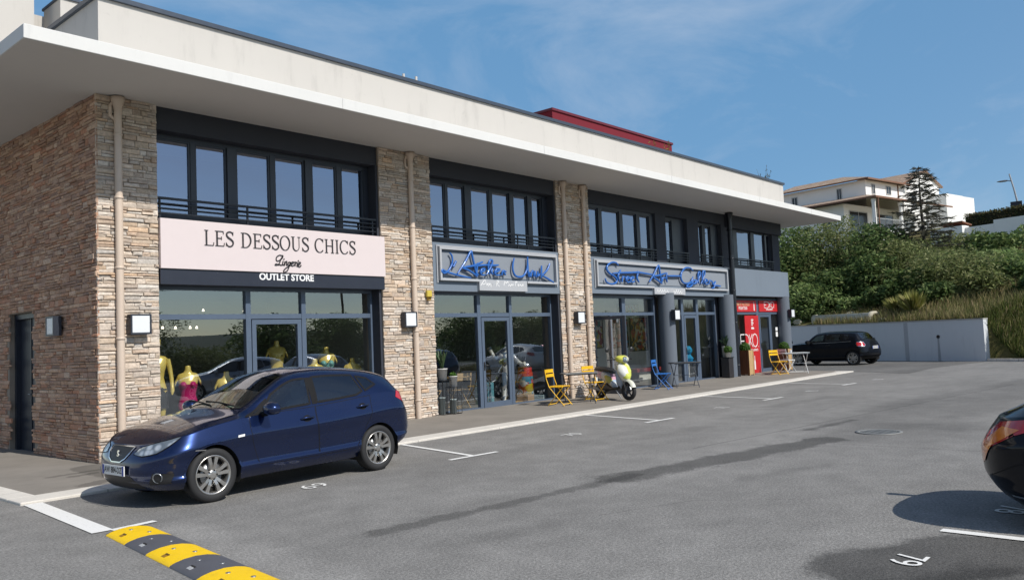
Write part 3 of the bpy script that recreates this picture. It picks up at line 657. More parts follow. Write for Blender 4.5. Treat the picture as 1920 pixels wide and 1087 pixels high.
M_hl = lamp_mat()
def paint(name, col, metal=.55, rough=.32, spec=.5, coat=1.0):
    N = NT(name); p = N.pos(); fl = N.noise(p, 900, 2, .5); c = N.mix(fl, tuple(q * .8 for q in col), tuple(min(1, q * 1.25) for q in col))
    dz = N.noise(p, 4, 6, .7); r = N.math('MULTIPLY_ADD', dz, .12, rough - .06)
    N.bsdf(c, r, metal, spec, coat, None, coatr=N.math('MULTIPLY_ADD', dz, .05, .015)); return N.mat
def make_wheel(parent, x, side, W, Rw, rr, rimmat, spokes=5, twin=True, tw=.20, name='wheel'):
    """wheel with its tyre, alloy rim and brake disc; the outer face towards y = side"""
    w = bpy.data.objects.new(name, None); COL.objects.link(w); w.parent = parent; w.location = (x, side * (W - tw / 2 - .012), Rw); w.empty_display_size = .1
    A = Matrix.Rotation(R(-90), 4, 'X') if side > 0 else Matrix.Rotation(R(90), 4, 'X')     # lathe axis z -> +-y
    h = tw / 2; b = MB()
    b.lathe([(rr - .005, -h * .86), (rr + .02, -h * .96), (Rw - .05, -h), (Rw - .022, -h * .93), (Rw - .006, -h * .76), (Rw, -h * .5), (Rw, h * .5), (Rw - .006, h * .76), (Rw - .022, h * .93), (Rw - .05, h), (rr + .02, h * .96), (rr - .003, h * .86)], 48, A)
    for q in (-.45, 0, .45): b.lathe([(Rw + .0005, h * q - .004), (Rw + .0005, h * q + .004)], 48, A, m=1)
    b.build('tyre', [M_tyre, M_hood], w)
    b = MB(); b.lathe([(rr + .006, h * .82), (rr + .004, h * .9), (rr - .008, h * .88), (rr - .02, h * .70), (rr - .03, -h * .7)], 48, A)
    n = spokes * (2 if twin else 1)
    for k in range(spokes):
        a0 = 2 * math.pi * k / spokes + .3
        for q in ((-1, 1) if twin else (0,)):
            a = a0 + q * .22; c = Vector((math.cos(a), math.sin(a), 0)); t = Vector((-c.y, c.x, 0)); c2 = Vector((math.cos(a0 + q * .235), math.sin(a0 + q * .235), 0)); t2 = Vector((-c2.y, c2.x, 0))
            w0, w1 = (.018, .026) if twin else (.022, .03)
            pts = [(c * .045, t, w0, h * .66), (c * (rr * .55), t, w0 * 1.1, h * .80), (c2 * (rr - .012), t2, w1, h * .80)]
            rings = [[p_ - t_ * ww + Vector((0, 0, zz - .03)), p_ - t_ * ww * .9 + Vector((0, 0, zz)), p_ + t_ * ww * .9 + Vector((0, 0, zz)), p_ + t_ * ww + Vector((0, 0, zz - .03))] for p_, t_, ww, zz in pts]
            b.loft([[A @ q2 for q2 in r_] for r_ in rings], sm=False)
    b.lathe([(.062, h * .45), (.060, h * .66), (.045, h * .76), (.028, h * .78), (.0001, h * .78)], 20, A)
    for k in range(5):
        a = 2 * math.pi * k / 5; b.lathe([(.009, h * .6), (.009, h * .79), (.0001, h * .79)], 8, A @ Matrix.Translation((.05 * math.cos(a), .05 * math.sin(a), 0)), m=1)
    b.build('rim', [rimmat, M_trim], w)
    b = MB(); b.lathe([(.0001, h * .15), (rr - .03, h * .15)], 32, A, m=1); b.lathe([(.06, h * .3), (.135, h * .3), (.135, h * .22)], 32, A); b.build('brake_disc', [M_steel, M_hood], w)
    return w
def build_car(name, label, loc, rz, sh, body, wheels, Rw=.305, rr=.215, Ra=.345, wind=None, cat='car', fine=.022, spec=None, group=None, rimmat=None, interior=True, plate=None, twin=True, spokes=5):
    """wind: dict of window polygons in (xn, v): side list, windscreen, rear"""
    t = thing(name, label, cat, loc, rz, group); Lh = sh.L / 2; wd = wind
    ends = [0, .0015, .004, .008, .014, .022, .032, .044, .058, .075, .094, .115, .14]; mid = list(np.linspace(.165, sh.L - .165, int(sh.L / fine)))
    xs = ends + mid + [sh.L - q for q in ends[::-1]]; n1 = int(.95 / fine); n2 = int(1.1 / fine); vs = list(np.linspace(0, 1, n1)) + list(1 + np.linspace(0, 1, n2)[1:])
    holes = [wd['screen'], wd['rear']] if interior else []; sideh = [q for q, _ in wd['side']] if interior else []
    regions = {'body': MB(), 'bonnet': MB()}; doors = {}
    for side in (1, -1):
        for k in range(len(wd['doors'])): doors[(k, side)] = MB()
    for side in (1, -1):
        G = []
        for xn in xs:
            row = []
            for v in vs:
                p = sh.S(xn, v, side)
                if v < .999:
                    for wx in wheels:
                        d = Vector((p.x + Lh - wx, p.z - Rw)); r = d.length
                        if abs(r - Ra) < fine * .62 and r > 0: p.x, p.z = wx - Lh + d.x / r * Ra, Rw + d.y / r * Ra
                row.append(p)
            G.append(row)
        maps = {}
        for i in range(len(xs) - 1):
            for j in range(len(vs) - 1):
                u, v = (xs[i] + xs[i + 1]) / 2, (vs[j] + vs[j + 1]) / 2
                q = [G[i][j], G[i + 1][j], G[i + 1][j + 1], G[i][j + 1]]; c = (q[0] + q[1] + q[2] + q[3]) / 4
                if v < 1 and any(math.hypot(c.x + Lh - wx, c.z - Rw) < Ra - .002 for wx in wheels): continue
                if v > 1 and any(inside((u, v), h) for h in holes): continue
                if v > .98 and any(inside((u, v), h) for h in sideh): continue
                tgt = 'body'
                if inside((u, v), wd['bonnet']): tgt = 'bonnet'
                for k, dp in enumerate(wd['doors']):
                    if inside((u, v), dp): tgt = (k, side)
                b = doors[tgt] if isinstance(tgt, tuple) else regions[tgt]
                mp_ = maps.setdefault(tgt, {}); ids = []
                for a_, b_ in ((i, j), (i + 1, j), (i + 1, j + 1), (i, j + 1)):
                    if (a_, b_) not in mp_: mp_[(a_, b_)] = len(b.v); b.v.append(tuple(G[a_][b_]))
                    ids.append(mp_[(a_, b_)])
                if side > 0: ids = ids[::-1]
                b.f.append(tuple(ids)); b.m.append(0); b.c.append(None); b.s.append(True)
    bo = regions['body'].build('body', body, t, weld=True); hb = regions['bonnet'].build('bonnet', body, t, weld=True) if regions['bonnet'].f else bo
    gap = lambda line, side, b, closed=True, w=.007: sh.ribbon(line, w, side, .001, closed, b)
    g = MB()
    for side in (1, -1): gap([q for q in wd['bonnet'] if q[1] < 1.99], side, g, False, .007)
    g.build('panel_gap', M_trim, hb)
    for (k, side), b in doors.items():
        if not b.f: continue
        d = b.build('front_door' if k == 0 else 'rear_door', body, t); e = MB(); gap(wd['doors'][k], side, e); e.build('panel_gap', M_trim, d)
        u, v = wd['handles'][k]; e = MB(); pts = [sh.S(u + q, v, side) + sh.N(u + q, v, side) * o_ for q, o_ in ((-.10, .004), (-.08, .030), (0, .038), (.08, .034), (.10, .006))]; e.tube(pts, [.010, .013, .014, .013, .010], 8)
        e.build('handle', body, d); e = MB(); sh.patch([(u + .07 * math.cos(a), v + .055 * math.sin(a)) for a in np.linspace(0, 2 * math.pi, 14)[:-1]], side, .0012, b=e); e.build('handle_recess', M_trim, d)
    for poly, mat in wd['side']:
        for side in (1, -1):
            o = sh.patch(poly, side, .003, .12, .05).build('side_window', mat if interior else M_carglass_o, t); sh.ribbon(poly, .030, side, .004, True).build('window_seal', M_trim, o)
    for nm, poly in (('windscreen', wd['screen']), ('rear_window', wd['rear'])):
        b = MB(); e = MB()
        for side in (1, -1): sh.patch(poly, side, .003, .08, .05, b=b); sh.ribbon([q for q in poly if q[1] < 1.995], .034, side, .004, False, e)
        o = b.build(nm, (M_carglass if nm == 'windscreen' else M_carglass_d) if interior else M_carglass_o, t, weld=True); e.build('window_seal', M_trim, o)
    if wd.get('pillar'):
        for side in (1, -1): sh.ribbon(wd['pillar'], .075, side, .003, False).build('pillar_trim', M_trim, t)
    # arches, floor, wheels
    b = MB()
    for wx in wheels:
        for side in (1, -1):
            y1 = side * (sh.W * .985); y0 = side * (sh.W - .36); N_ = 26; ang = [math.pi * (-.12 + 1.24 * i / N_) for i in range(N_ + 1)]
            b.grid([[(wx - Lh + Ra * math.cos(a), yy, Rw + Ra * math.sin(a)) for yy in (y0, y1 * .985)] for a in ang]); b.face([(wx - Lh + Ra * math.cos(a), y0, Rw + Ra * math.sin(a)) for a in ang])
    b.box(-Lh + .35, Lh - .65, -sh.W * .78, sh.W * .78, .20, .25); b.build('underbody', M_hood, t)
    b = MB()
    for wx in wheels:
        for side in (1, -1):
            pts = []
            for a in np.linspace(-.08, math.pi + .08, 30):
                X, Z = wx + (Ra + .004) * math.cos(a), Rw + (Ra + .004) * math.sin(a); v = sh.vz(X, Z); xn = (X - sh.xf(max(0, min(1, v)))) / (sh.xr(max(0, min(1, v))) - sh.xf(max(0, min(1, v)))) * sh.L
                v = sh.vz(xn, Z)
                if v > 0.0: pts.append((xn, min(v, 1)))
            sh.ribbon(pts, .022, side, .003, False).build('wheel_arch_lip', body, t)
    for wx in wheels:
        for side in (1, -1): make_wheel(t, wx - Lh, side, sh.W * .985, Rw, rr, rimmat or M_alu, spokes, twin)
    # sill strip, lamps, mirrors
    for side in (1, -1):
        b = MB(); mx_, mv = wd['mirror']; base = sh.S(mx_, mv, side); b.tube([base + Vector((0, -side * .03, -.01)), base + Vector((.0, side * .09, .0))], [.03, .022], 8, m=1)
        c = base + Vector((.0, side * .165, .06)); rings = []
        for q, sc_ in ((-.062, .35), (-.055, .7), (-.03, .95), (.0, 1.0), (.035, .98), (.045, .9)):
            rings.append([c + Vector((q * 1.3 + .012, side * .118 * sc_ * math.cos(a), .084 * sc_ * math.sin(a) * (1 if math.sin(a) > 0 else .85))) for a in np.linspace(0, 2 * math.pi, 21)[:-1]])
        b.loft(rings[:-1], 0); b.loft(rings[-2:], 1); b.build('mirror', [body, M_trim], t, rec=True)
    if interior:
        b = MB(); cab0, cab1 = wd['cab']; wv = sh.W * .80
        b.box(cab0 - Lh, cab1 - Lh, -wv, wv, .30, .33); b.box(cab0 - Lh, cab1 - Lh, wv, wv + .02, .30, .90); b.box(cab0 - Lh, cab1 - Lh, -wv - .02, -wv, .30, .90); b.box(cab1 - Lh, cab1 - Lh + .02, -wv, wv, .30, .95)
        P_ = [(cab0 - .30, .90), (cab0 + .05, .955), (cab0 + .22, .945), (cab0 + .30, .88), (cab0 + .30, .62), (cab0 + .1, .33)]
        b.grid([[(x - Lh, yy, z) for x, z in P_] for yy in (-wv + .001, wv - .001)], sm=False); b.box(cab1 - .42 - Lh, cab1 - Lh, -wv, wv, .93, .95); b.build('dashboard', M_dash, t)
        def seat(x, y, w=.25):
            b = MB()
            def ring(c, hx, hy, n): return [c + Vector((hx * math.cos(a) * abs(math.cos(a)) ** -.3, hy * math.sin(a) * abs(math.sin(a) + 1e-9) ** -.3, 0)) for a in np.linspace(0, 2 * math.pi, n + 1)[:-1]]
            b.loft([ring(Vector((x, y, z)), .25 * k, w * k, 16) for z, k in ((.35, .95), (.46, 1.0), (.52, .9), (.535, .6))]); 
            b.loft([ring(Vector((x + .20 + (z - .5) * .32, y, z)), hx, hy, 16) for z, hx, hy in ((.48, .09, w * .95), (.62, .085, w), (.85, .065, w * .92), (1.0, .05, w * .72), (1.02, .03, w * .5))])
            b.loft([ring(Vector((x + .385, y, z)), hx, hy, 14) for z, hx, hy in ((1.02, .025, .06), (1.06, .05, .12), (1.16, .05, .125), (1.21, .03, .09))]); b.build('seat', M_seat, t)
        xs_ = wd['seats']; seat(xs_ - Lh, .36); seat(xs_ - Lh, -.36); seat(xs_ + .85 - Lh, .33, .30); seat(xs_ + .85 - Lh, -.33, .30)
        b = MB(); c = Vector((xs_ - .42 - Lh, -.36, .86)); b.tube([c + Vector((.07 * -math.sin(a), .18 * math.cos(a), .16 * math.sin(a))) for a in np.linspace(0, 2 * math.pi, 25)[:-1]], .014, 8, closed=True); b.build('steering_wheel', M_trim, t)
    return t
N_ = NT('car_glass_opaque'); N_.bsdf((.012, .014, .016), .03, 0, .8, 1.0); M_carglass_o = N_.mat

# ---- the blue hatchback
L_ = 4.05
ib = CarShape(L_, .846, [(0, .18), (.2, .10), (.4, .075), (.6, .085), (.8, .12), (1, .19)], [(0, L_ - .20), (.15, L_ - .07), (.35, L_), (.55, L_ - .02), (.75, L_ - .08), (1, L_ - .12)],
    [(0, .20), (.5, .19), (1.3, .21), (2.8, .22), (3.6, .27), (L_, .30)], [(0, .685), (.12, .715), (.45, .80), (.9, .875), (1.3, .915), (2.2, .945), (3.1, 1.005), (3.6, 1.04), (3.9, 1.02), (L_, .98)],
    [(0, .686), (.12, .745), (.4, .855), (.75, .935), (1.08, .985), (1.2, 1.03), (1.6, 1.235), (1.98, 1.395), (2.25, 1.438), (2.55, 1.445), (2.95, 1.425), (3.35, 1.385), (3.66, 1.325), (3.76, 1.285), (3.91, 1.12), (3.99, 1.03), (L_, .982)],
    [(0, .62), (.5, .60), (1.0, .665), (1.25, .66), (2.0, .575), (2.6, .565), (3.3, .555), (3.7, .535), (4.0, .58), (L_, .6)], [(0, .02), (.5, .035), (1.0, .04), (1.3, .05), (2.0, .055), (3.0, .05), (3.7, .045), (L_, .03)])
W_ib = dict(
    screen=[(1.14, 2.0), (1.16, 1.66), (1.22, 1.555), (1.94, 1.575), (1.97, 1.7), (1.98, 2.0)], rear=[(3.76, 2.0), (3.76, 1.60), (3.93, 1.56), (3.98, 1.7), (3.98, 2.0)],
    side=[([(1.34, 1.035), (1.62, 1.04), (2.18, 1.045), (2.215, 1.40), (2.02, 1.43), (1.82, 1.42), (1.62, 1.39)], M_carglass), ([(1.16, 1.02), (1.305, 1.03), (1.54, 1.355), (1.44, 1.30)], M_carglass_d), ([(2.30, 1.05), (2.62, 1.045), (3.0, 1.05), (3.13, 1.10), (3.03, 1.40), (2.32, 1.41)], M_carglass_d), ([(3.19, 1.10), (3.42, 1.20), (3.30, 1.34), (3.10, 1.385)], M_carglass_d)],
    bonnet=[(.10, 2.0), (.10, 1.34), (.2, 1.14), (.45, 1.04), (.85, 1.04), (1.12, 1.16), (1.12, 2.0)],
    doors=[[(1.36, .17), (2.25, .17), (2.25, 1.0), (1.22, 1.0), (1.27, .6)], [(2.26, .17), (2.86, .17), (2.98, .32), (3.05, .5), (3.2, .72), (3.24, 1.0), (2.26, 1.0)]], handles=[(2.10, .82), (3.06, .845)],
    pillar=[(2.255, 1.03), (2.265, 1.41)], mirror=(1.42, 1.0), cab=(1.22, 3.35), seats=1.92)
M_blue = paint('blue_paint', (.0045, .016, .070), .8, .28)
WX, WR = .815, 3.284
BX = .49 + (L_ / 2 - (WX + WR) / 2)
car1 = build_car('blue_hatchback', 'dark blue five door hatchback parked in front of the lingerie shop', (BX, -3.80, 0), .027, ib, M_blue, (WX, WR), wind=W_ib)
def lamps_front(t, sh, hl, grille, mat=M_hl):
    for side in (1, -1):
        o = sh.patch(hl, side, .004, .04, .04).build('headlight', mat, t); sh.ribbon(hl, .012, side, .0045, True).build('lamp_seal', M_trim, o)
    fr = sh.front
    o = sh.patch(grille, off=.004, fn=fr, du=.05, dv=.05).build('grille', M_black, t)
    sh.ribbon(grille, .013, off=.006, closed=True, fn=fr, step=.03, h=.006).build('grille_surround', M_chrome, o)
car1.scale = (.948, .965, .965)
lamps_front(car1, ib, [(.018, .80), (.05, .745), (.13, .78), (.31, .985), (.28, 1.03), (.17, 1.03), (.07, .98), (.028, .92)], [(-.10, .50), (.10, .50), (.19, .54), (.245, .60), (.275, .665), (-.275, .665), (-.245, .60), (-.19, .54)])
fr = ib.front
ib.patch([(-.46, .215), (.46, .215), (.30, .36), (-.30, .36)], off=.003, fn=fr, du=.06, dv=.05).build('lower_intake', M_black, car1)
for sgn in (1, -1):
    o = ib.patch([(sgn * q, z) for q, z in ((.56, .27), (.76, .28), (.775, .385), (.62, .395))], off=.007, fn=fr, du=.04, dv=.04).build('fog_lamp_bezel', M_black, car1)
    xn, v = fr(sgn * .66, .345); c = ib.S(xn, v, sgn); n = ib.N(xn, v, sgn); b = MB(); b.lathe([(.058, .004), (.056, .013), (.048, .014), (.042, -.004), (.0001, -.008)], 20, Matrix.Translation(c) @ n.to_track_quat('Z', 'Y').to_matrix().to_4x4()); b.build('fog_lamp', pm('fog_reflector', (.30, .31, .32), .25, metal=.8), o)
xn, v = fr(0, .415); c = ib.S(xn, v, 1)
def plate(t, c, txt, facing, w=.52, h=.11, yaw=0):
    """number plate; facing -1: looks towards local -x"""
    A = Matrix.Translation(c) @ Matrix.Rotation(R(-90 if facing < 0 else 90) + yaw, 4, 'Z') @ Matrix.Rotation(R(90), 4, 'X')
    b = MB(); b.box(-w / 2, w / 2, -h / 2, h / 2, .0, .012, M=A); b.box(-w / 2 + .002, -w / 2 + .042, -h / 2 + .002, h / 2 - .002, .0125, .0135, 1, M=A); b.box(w / 2 - .042, w / 2 - .002, -h / 2 + .002, h / 2 - .002, .0125, .0135, 1, M=A)
    o = b.build('number_plate', [M_plate, pm('plate_blue', (.01, .04, .30), .4)], t); text_mesh('lettering', txt, .094, M_black, A @ Matrix.Translation((0, 0, .0142)), o, sx=.86, off=.0016); return o
plate(car1, c + Vector((-.016, 0, 0)), 'AW 884-DZ', -1)
text_mesh('badge', 'S', .10, M_chrome, Matrix.Translation(ib.S(*fr(0, .585)) + Vector((-.009, 0, 0))) @ Matrix.Rotation(R(-90), 4, 'Z') @ Matrix.Rotation(R(82), 4, 'X'), car1, ext=.003, off=.004)
for side in (1, -1):
    tl = [(L_ - .34, .90), (L_ - .12, .77), (L_ - .055, .79), (L_ - .055, .98), (L_ - .27, 1.03)]
    ib.patch(tl, side, .004, .03, .04).build('tail_lamp', M_redl, car1)
    ib.patch([(1.06, .70), (1.15, .70), (1.155, .735), (1.065, .735)], side, .003).build('side_badge', M_plate, car1)
    ib.patch([(.50, .66), (.64, .62), (.645, .635), (.51, .675)], side, .004).build('bumper_strip', M_chrome, car1)
b = MB()
for y0, y1 in ((-.55, .10), (-.02, .52)): b.tube([ib.S(1.17, 1.98, 1) + Vector((.0, y0, .012)), ib.S(1.24, 1.9, 1) + Vector((.01, (y0 + y1) / 2, .012)), ib.S(1.28, 1.86, 1) + Vector((0, y1, .006))], .009, 6)
b.build('wiper', M_trim, car1)
b = MB(); b.box(-.43, -.25, -.30, -.05, .966, .972); b.box(-.36, -.20, .12, .36, .966, .970); o = b.build('dashboard_papers', pm('pale_green_paper', (.42, .62, .50), .7), car1)
b = MB(); b.tube([(1.02, 0, 1.41), (1.16, 0, 1.56)], [.006, .003], 6); b.lathe([(.02, 0), (.012, .012), (.0001, .014)], 10, Matrix.Translation((1.02, 0, 1.405))); b.build('roof_aerial', M_trim, car1)

# ---- the black compact car by the retaining wall
Lm = 3.82
mn = CarShape(Lm, .862, [(0, .12), (.25, .02), (.5, .0), (.75, .02), (1, .10)], [(0, Lm - .16), (.2, Lm - .03), (.35, Lm), (.6, Lm - .04), (.8, Lm - .10), (1, Lm - .17)],
    [(0, .22), (1, .19), (2.8, .20), (Lm, .27)], [(0, .79), (.2, .85), (.6, .91), (1.2, .935), (2.4, .955), (3.4, .985), (Lm, .97)],
    [(0, .792), (.15, .86), (.5, .955), (.95, 1.0), (1.08, 1.04), (1.38, 1.27), (1.58, 1.375), (1.9, 1.41), (2.5, 1.418), (3.1, 1.402), (3.36, 1.37), (3.46, 1.31), (3.60, 1.15), (3.74, 1.02), (Lm, .972)],
    [(0, .68), (.9, .70), (1.1, .69), (1.7, .60), (2.5, .60), (3.3, .58), (3.7, .62), (Lm, .62)], [(0, .02), (.6, .03), (1.2, .05), (2.0, .045), (3.2, .04), (Lm, .03)], Lf=.45, nf=2.8, Lr=.40, nr=2.8)
W_mn = dict(screen=[(1.06, 2.0), (1.07, 1.64), (1.12, 1.55), (1.54, 1.565), (1.58, 1.7), (1.58, 2.0)], rear=[(3.42, 2.0), (3.42, 1.62), (3.62, 1.58), (3.68, 1.7), (3.68, 2.0)],
    side=[([(1.2, 1.05), (1.98, 1.06), (1.98, 1.42), (1.60, 1.41)], M_carglass), ([(2.06, 1.06), (2.9, 1.06), (2.86, 1.40), (2.06, 1.42)], M_carglass_d), ([(2.95, 1.07), (3.2, 1.12), (3.14, 1.36), (2.92, 1.39)], M_carglass_d)],
    bonnet=[(.06, 2.0), (.06, 1.3), (.2, 1.08), (.6, 1.03), (1.02, 1.1), (1.04, 2.0)], doors=[[(1.18, .2), (2.36, .2), (2.40, 1.0), (1.12, 1.0)]], handles=[(2.22, .84)], mirror=(1.28, 1.0), cab=(1.1, 3.1), seats=1.75)
M_blk = paint('black_paint', (.004, .005, .008), .0, .35, .08, .45)
car2 = build_car('black_compact_car', 'small black three door car parked beside the grey retaining wall', (30.52, .17, 0), R(-98), mn, M_blk, (.72, 3.215), Rw=.30, rr=.21, Ra=.335, wind=W_mn, fine=.03)
lamps_front(car2, mn, [(.16, .86), (.36, .84), (.50, .92), (.46, 1.0), (.26, 1.02)], [(-.42, .52), (.42, .52), (.48, .70), (-.48, .70)])
for side in (1, -1):
    tl = [(Lm - .30, .73), (Lm - .08, .72), (Lm - .055, .80), (Lm - .075, .96), (Lm - .28, .97), (Lm - .32, .85)]
    o = mn.patch(tl, side, .006, .03, .04).build('tail_lamp', M_redl, car2); mn.ribbon(tl, .022, side, .007, True, h=.006).build('lamp_ring', M_chrome, o)
    mn.ribbon([(.3, 1.0), (1.1, 1.005), (2.4, 1.005), (3.3, 1.005)], .016, side, .004).build('belt_strip', M_chrome, car2)
xn, v = mn.rear(0, .72); plate(car2, mn.S(xn, v, 1) + Vector((.03, 0, 0)), 'DK 417-XE', 1)
b = MB(); mn.ribbon([(-.72, .34), (.72, .34)], .16, off=.004, fn=mn.rear, b=b); b.build('rear_bumper', M_trim, car2)

# ---- the black car whose rear corner shows at the right
rt = CarShape(L_, .846, [(0, .12), (.2, .035), (.4, .0), (.6, .012), (.8, .06), (1, .14)], [(0, L_ - .26), (.15, L_ - .12), (.4, L_ - .01), (.62, L_), (.8, L_ - .05), (1, L_ - .14)],
    [(0, .20), (.5, .19), (3.2, .16), (3.6, .14), (L_, .13)], [(0, .685), (.45, .80), (1.3, .90), (2.2, .90), (3.1, .88), (3.7, .86), (L_, .82)],
    [(0, .686), (.12, .745), (.4, .855), (.75, .935), (1.08, .985), (1.6, 1.235), (1.98, 1.395), (2.55, 1.445), (3.0, 1.41), (3.3, 1.30), (3.6, 1.06), (3.9, .89), (L_, .822)],
    [(0, .62), (1.0, .665), (2.0, .575), (3.3, .55), (3.7, .56), (L_, .6)], [(0, .02), (.5, .035), (1.3, .05), (3.0, .05), (L_, .03)], Lr=.55, nr=2.3)
car3 = build_car('black_hatchback', 'black hatchback with red and amber tail lamps parked at the right edge', (2.80, -11.36 - L_ / 2, 0), R(90), rt, M_blk, (WX, 3.22), wind=W_ib, fine=.03)
for side in (1, -1):
    o = rt.patch([(L_ - .50, .90), (L_ - .30, .80), (L_ - .14, .66), (L_ - .06, .47), (L_ - .015, .48), (L_ - .03, .78), (L_ - .12, .95), (L_ - .50, .985)], side, .005, .03, .04).build('tail_lamp', M_redl, car3)
    rt.patch([(L_ - .33, .865), (L_ - .17, .70), (L_ - .09, .50), (L_ - .055, .50), (L_ - .09, .76), (L_ - .17, .90)], side, .008, .03, .04).build('indicator', M_amber, o)
    rt.ribbon([(L_ - .62, .14), (L_ - .2, .17)], .018, side, .004).build('bumper_strip', M_chrome, car3)
    rt.ribbon([(L_ - .7, .60), (L_ - .35, .50), (L_ - .13, .36)], .008, side, .002).build('panel_gap', M_trim, car3)
lamps_front(car3, rt, [(.115, .93), (.30, .85), (.52, .885), (.80, .985), (.78, 1.015), (.45, 1.02), (.2, 1.0)], [(-.21, .50), (.21, .50), (.29, .655), (-.29, .655)])
b = MB(); b.tube([(.85, -.35, 1.36), (1.05, -.35, 1.80)], [.02, .05], 8); b.build('roof_aerial', M_trim, car3)  # added out of view, fattened to cast the long shadow behind the car

# ---- the row of cars that the shop windows mirror
spec = [('silver', (.42, .43, .45), .8, 'silver grey hatchback parked beyond the black car, seen mirrored in the shop windows', 10.3), ('white', (.62, .62, .61), 0, 'white hatchback of the opposite row, seen mirrored in the gallery window', 25.6), ('slate', (.045, .055, .08), .6, 'slate grey hatchback of the opposite row, seen mirrored in the shop door', 13.4), ('maroon', (.12, .02, .03), .5, 'maroon hatchback of the opposite row, seen mirrored in the gallery window', 28.4), ('navy', (.01, .015, .05), .5, 'navy hatchback of the opposite row, seen mirrored beside the door of the workshop', 19.2)]
for nm_, col_, met_, lab_, x_ in spec:
    c_ = build_car('parked_car', lab_, (x_, -13.6, 0), R(90 if nm_ != 'silver' else 30), ib, paint(nm_ + '_paint', col_, met_), (WX, WR), wind=W_ib, fine=.06, interior=False, group='cars of the opposite parking row')
    lamps_front(c_, ib, [(.115, .93), (.30, .85), (.52, .885), (.80, .985), (.78, 1.015), (.45, 1.02), (.2, 1.0)], [(-.21, .50), (.21, .50), (.29, .655), (-.29, .655)])
    for side in (1, -1): ib.patch([(L_ - .34, .90), (L_ - .12, .77), (L_ - .055, .79), (L_ - .055, .98), (L_ - .27, 1.03)], side, .004, .03, .04).build('tail_lamp', M_redl, c_)
# strokes of the two hand-lettered signs and the plaque: (x, z) metres on the fascia
S2 = [[(7.48,3.61),(7.54,3.54),(7.55,3.41),(7.48,3.28),(7.4,3.2),(7.29,3.15),(7.21,3.18),(7.23,3.22),(7.35,3.18),(7.51,3.15),(7.68,3.12),(7.91,3.09),(8.11,3.07)],[(7.66,3.43),(7.57,3.3)],[(7.69,3.15),(7.81,3.28),(7.95,3.43),(8.14,3.67),(8.18,3.59),(8.22,3.44),(8.26,3.28),(8.31,3.12)],[(7.85,3.29),(8.02,3.32),(8.21,3.35),(8.52,3.45)],[(7.86,3.28),(8.01,3.25),(8.2,3.17),(8.32,3.1)],[(8.36,3.42),(8.32,3.28),(8.31,3.17),(8.37,3.15)],[(8.25,3.34),(8.49,3.37),(8.74,3.39)],[(8.42,3.19),(8.56,3.25),(8.57,3.29),(8.49,3.28),(8.44,3.22),(8.47,3.15),(8.58,3.15)],[(8.63,3.16),(8.76,3.3),(8.85,3.46),(8.81,3.51),(8.73,3.45),(8.7,3.3),(8.74,3.17)],[(8.85,3.31),(8.8,3.23),(8.85,3.17)],[(8.93,3.21),(9.05,3.26),(9.1,3.3),(8.99,3.3),(8.93,3.22),(8.97,3.16),(9.11,3.17)],[(8.66,3.38),(8.84,3.38),(9.06,3.4)],[(9.16,3.16),(9.19,3.25),(9.23,3.27),(9.32,3.25)],[(9.21,3.25),(9.29,3.18)],[(9.63,3.59),(9.57,3.43),(9.57,3.28),(9.64,3.17),(9.79,3.14),(9.95,3.18),(10.07,3.31),(10.12,3.47),(10.13,3.65)],[(10.13,3.63),(10.13,3.46),(10.13,3.28),(10.16,3.15)],[(10.17,3.28),(10.22,3.16),(10.26,3.27),(10.33,3.3),(10.35,3.16)],[(10.41,3.31),(10.39,3.22),(10.44,3.15)],[(10.5,3.31),(10.49,3.18),(10.58,3.24)],[(10.66,3.45),(10.64,3.3),(10.63,3.14)],[(11.0,3.52),(10.88,3.35),(10.66,3.2)],[(10.66,3.21),(10.86,3.14),(11.12,3.04)]]
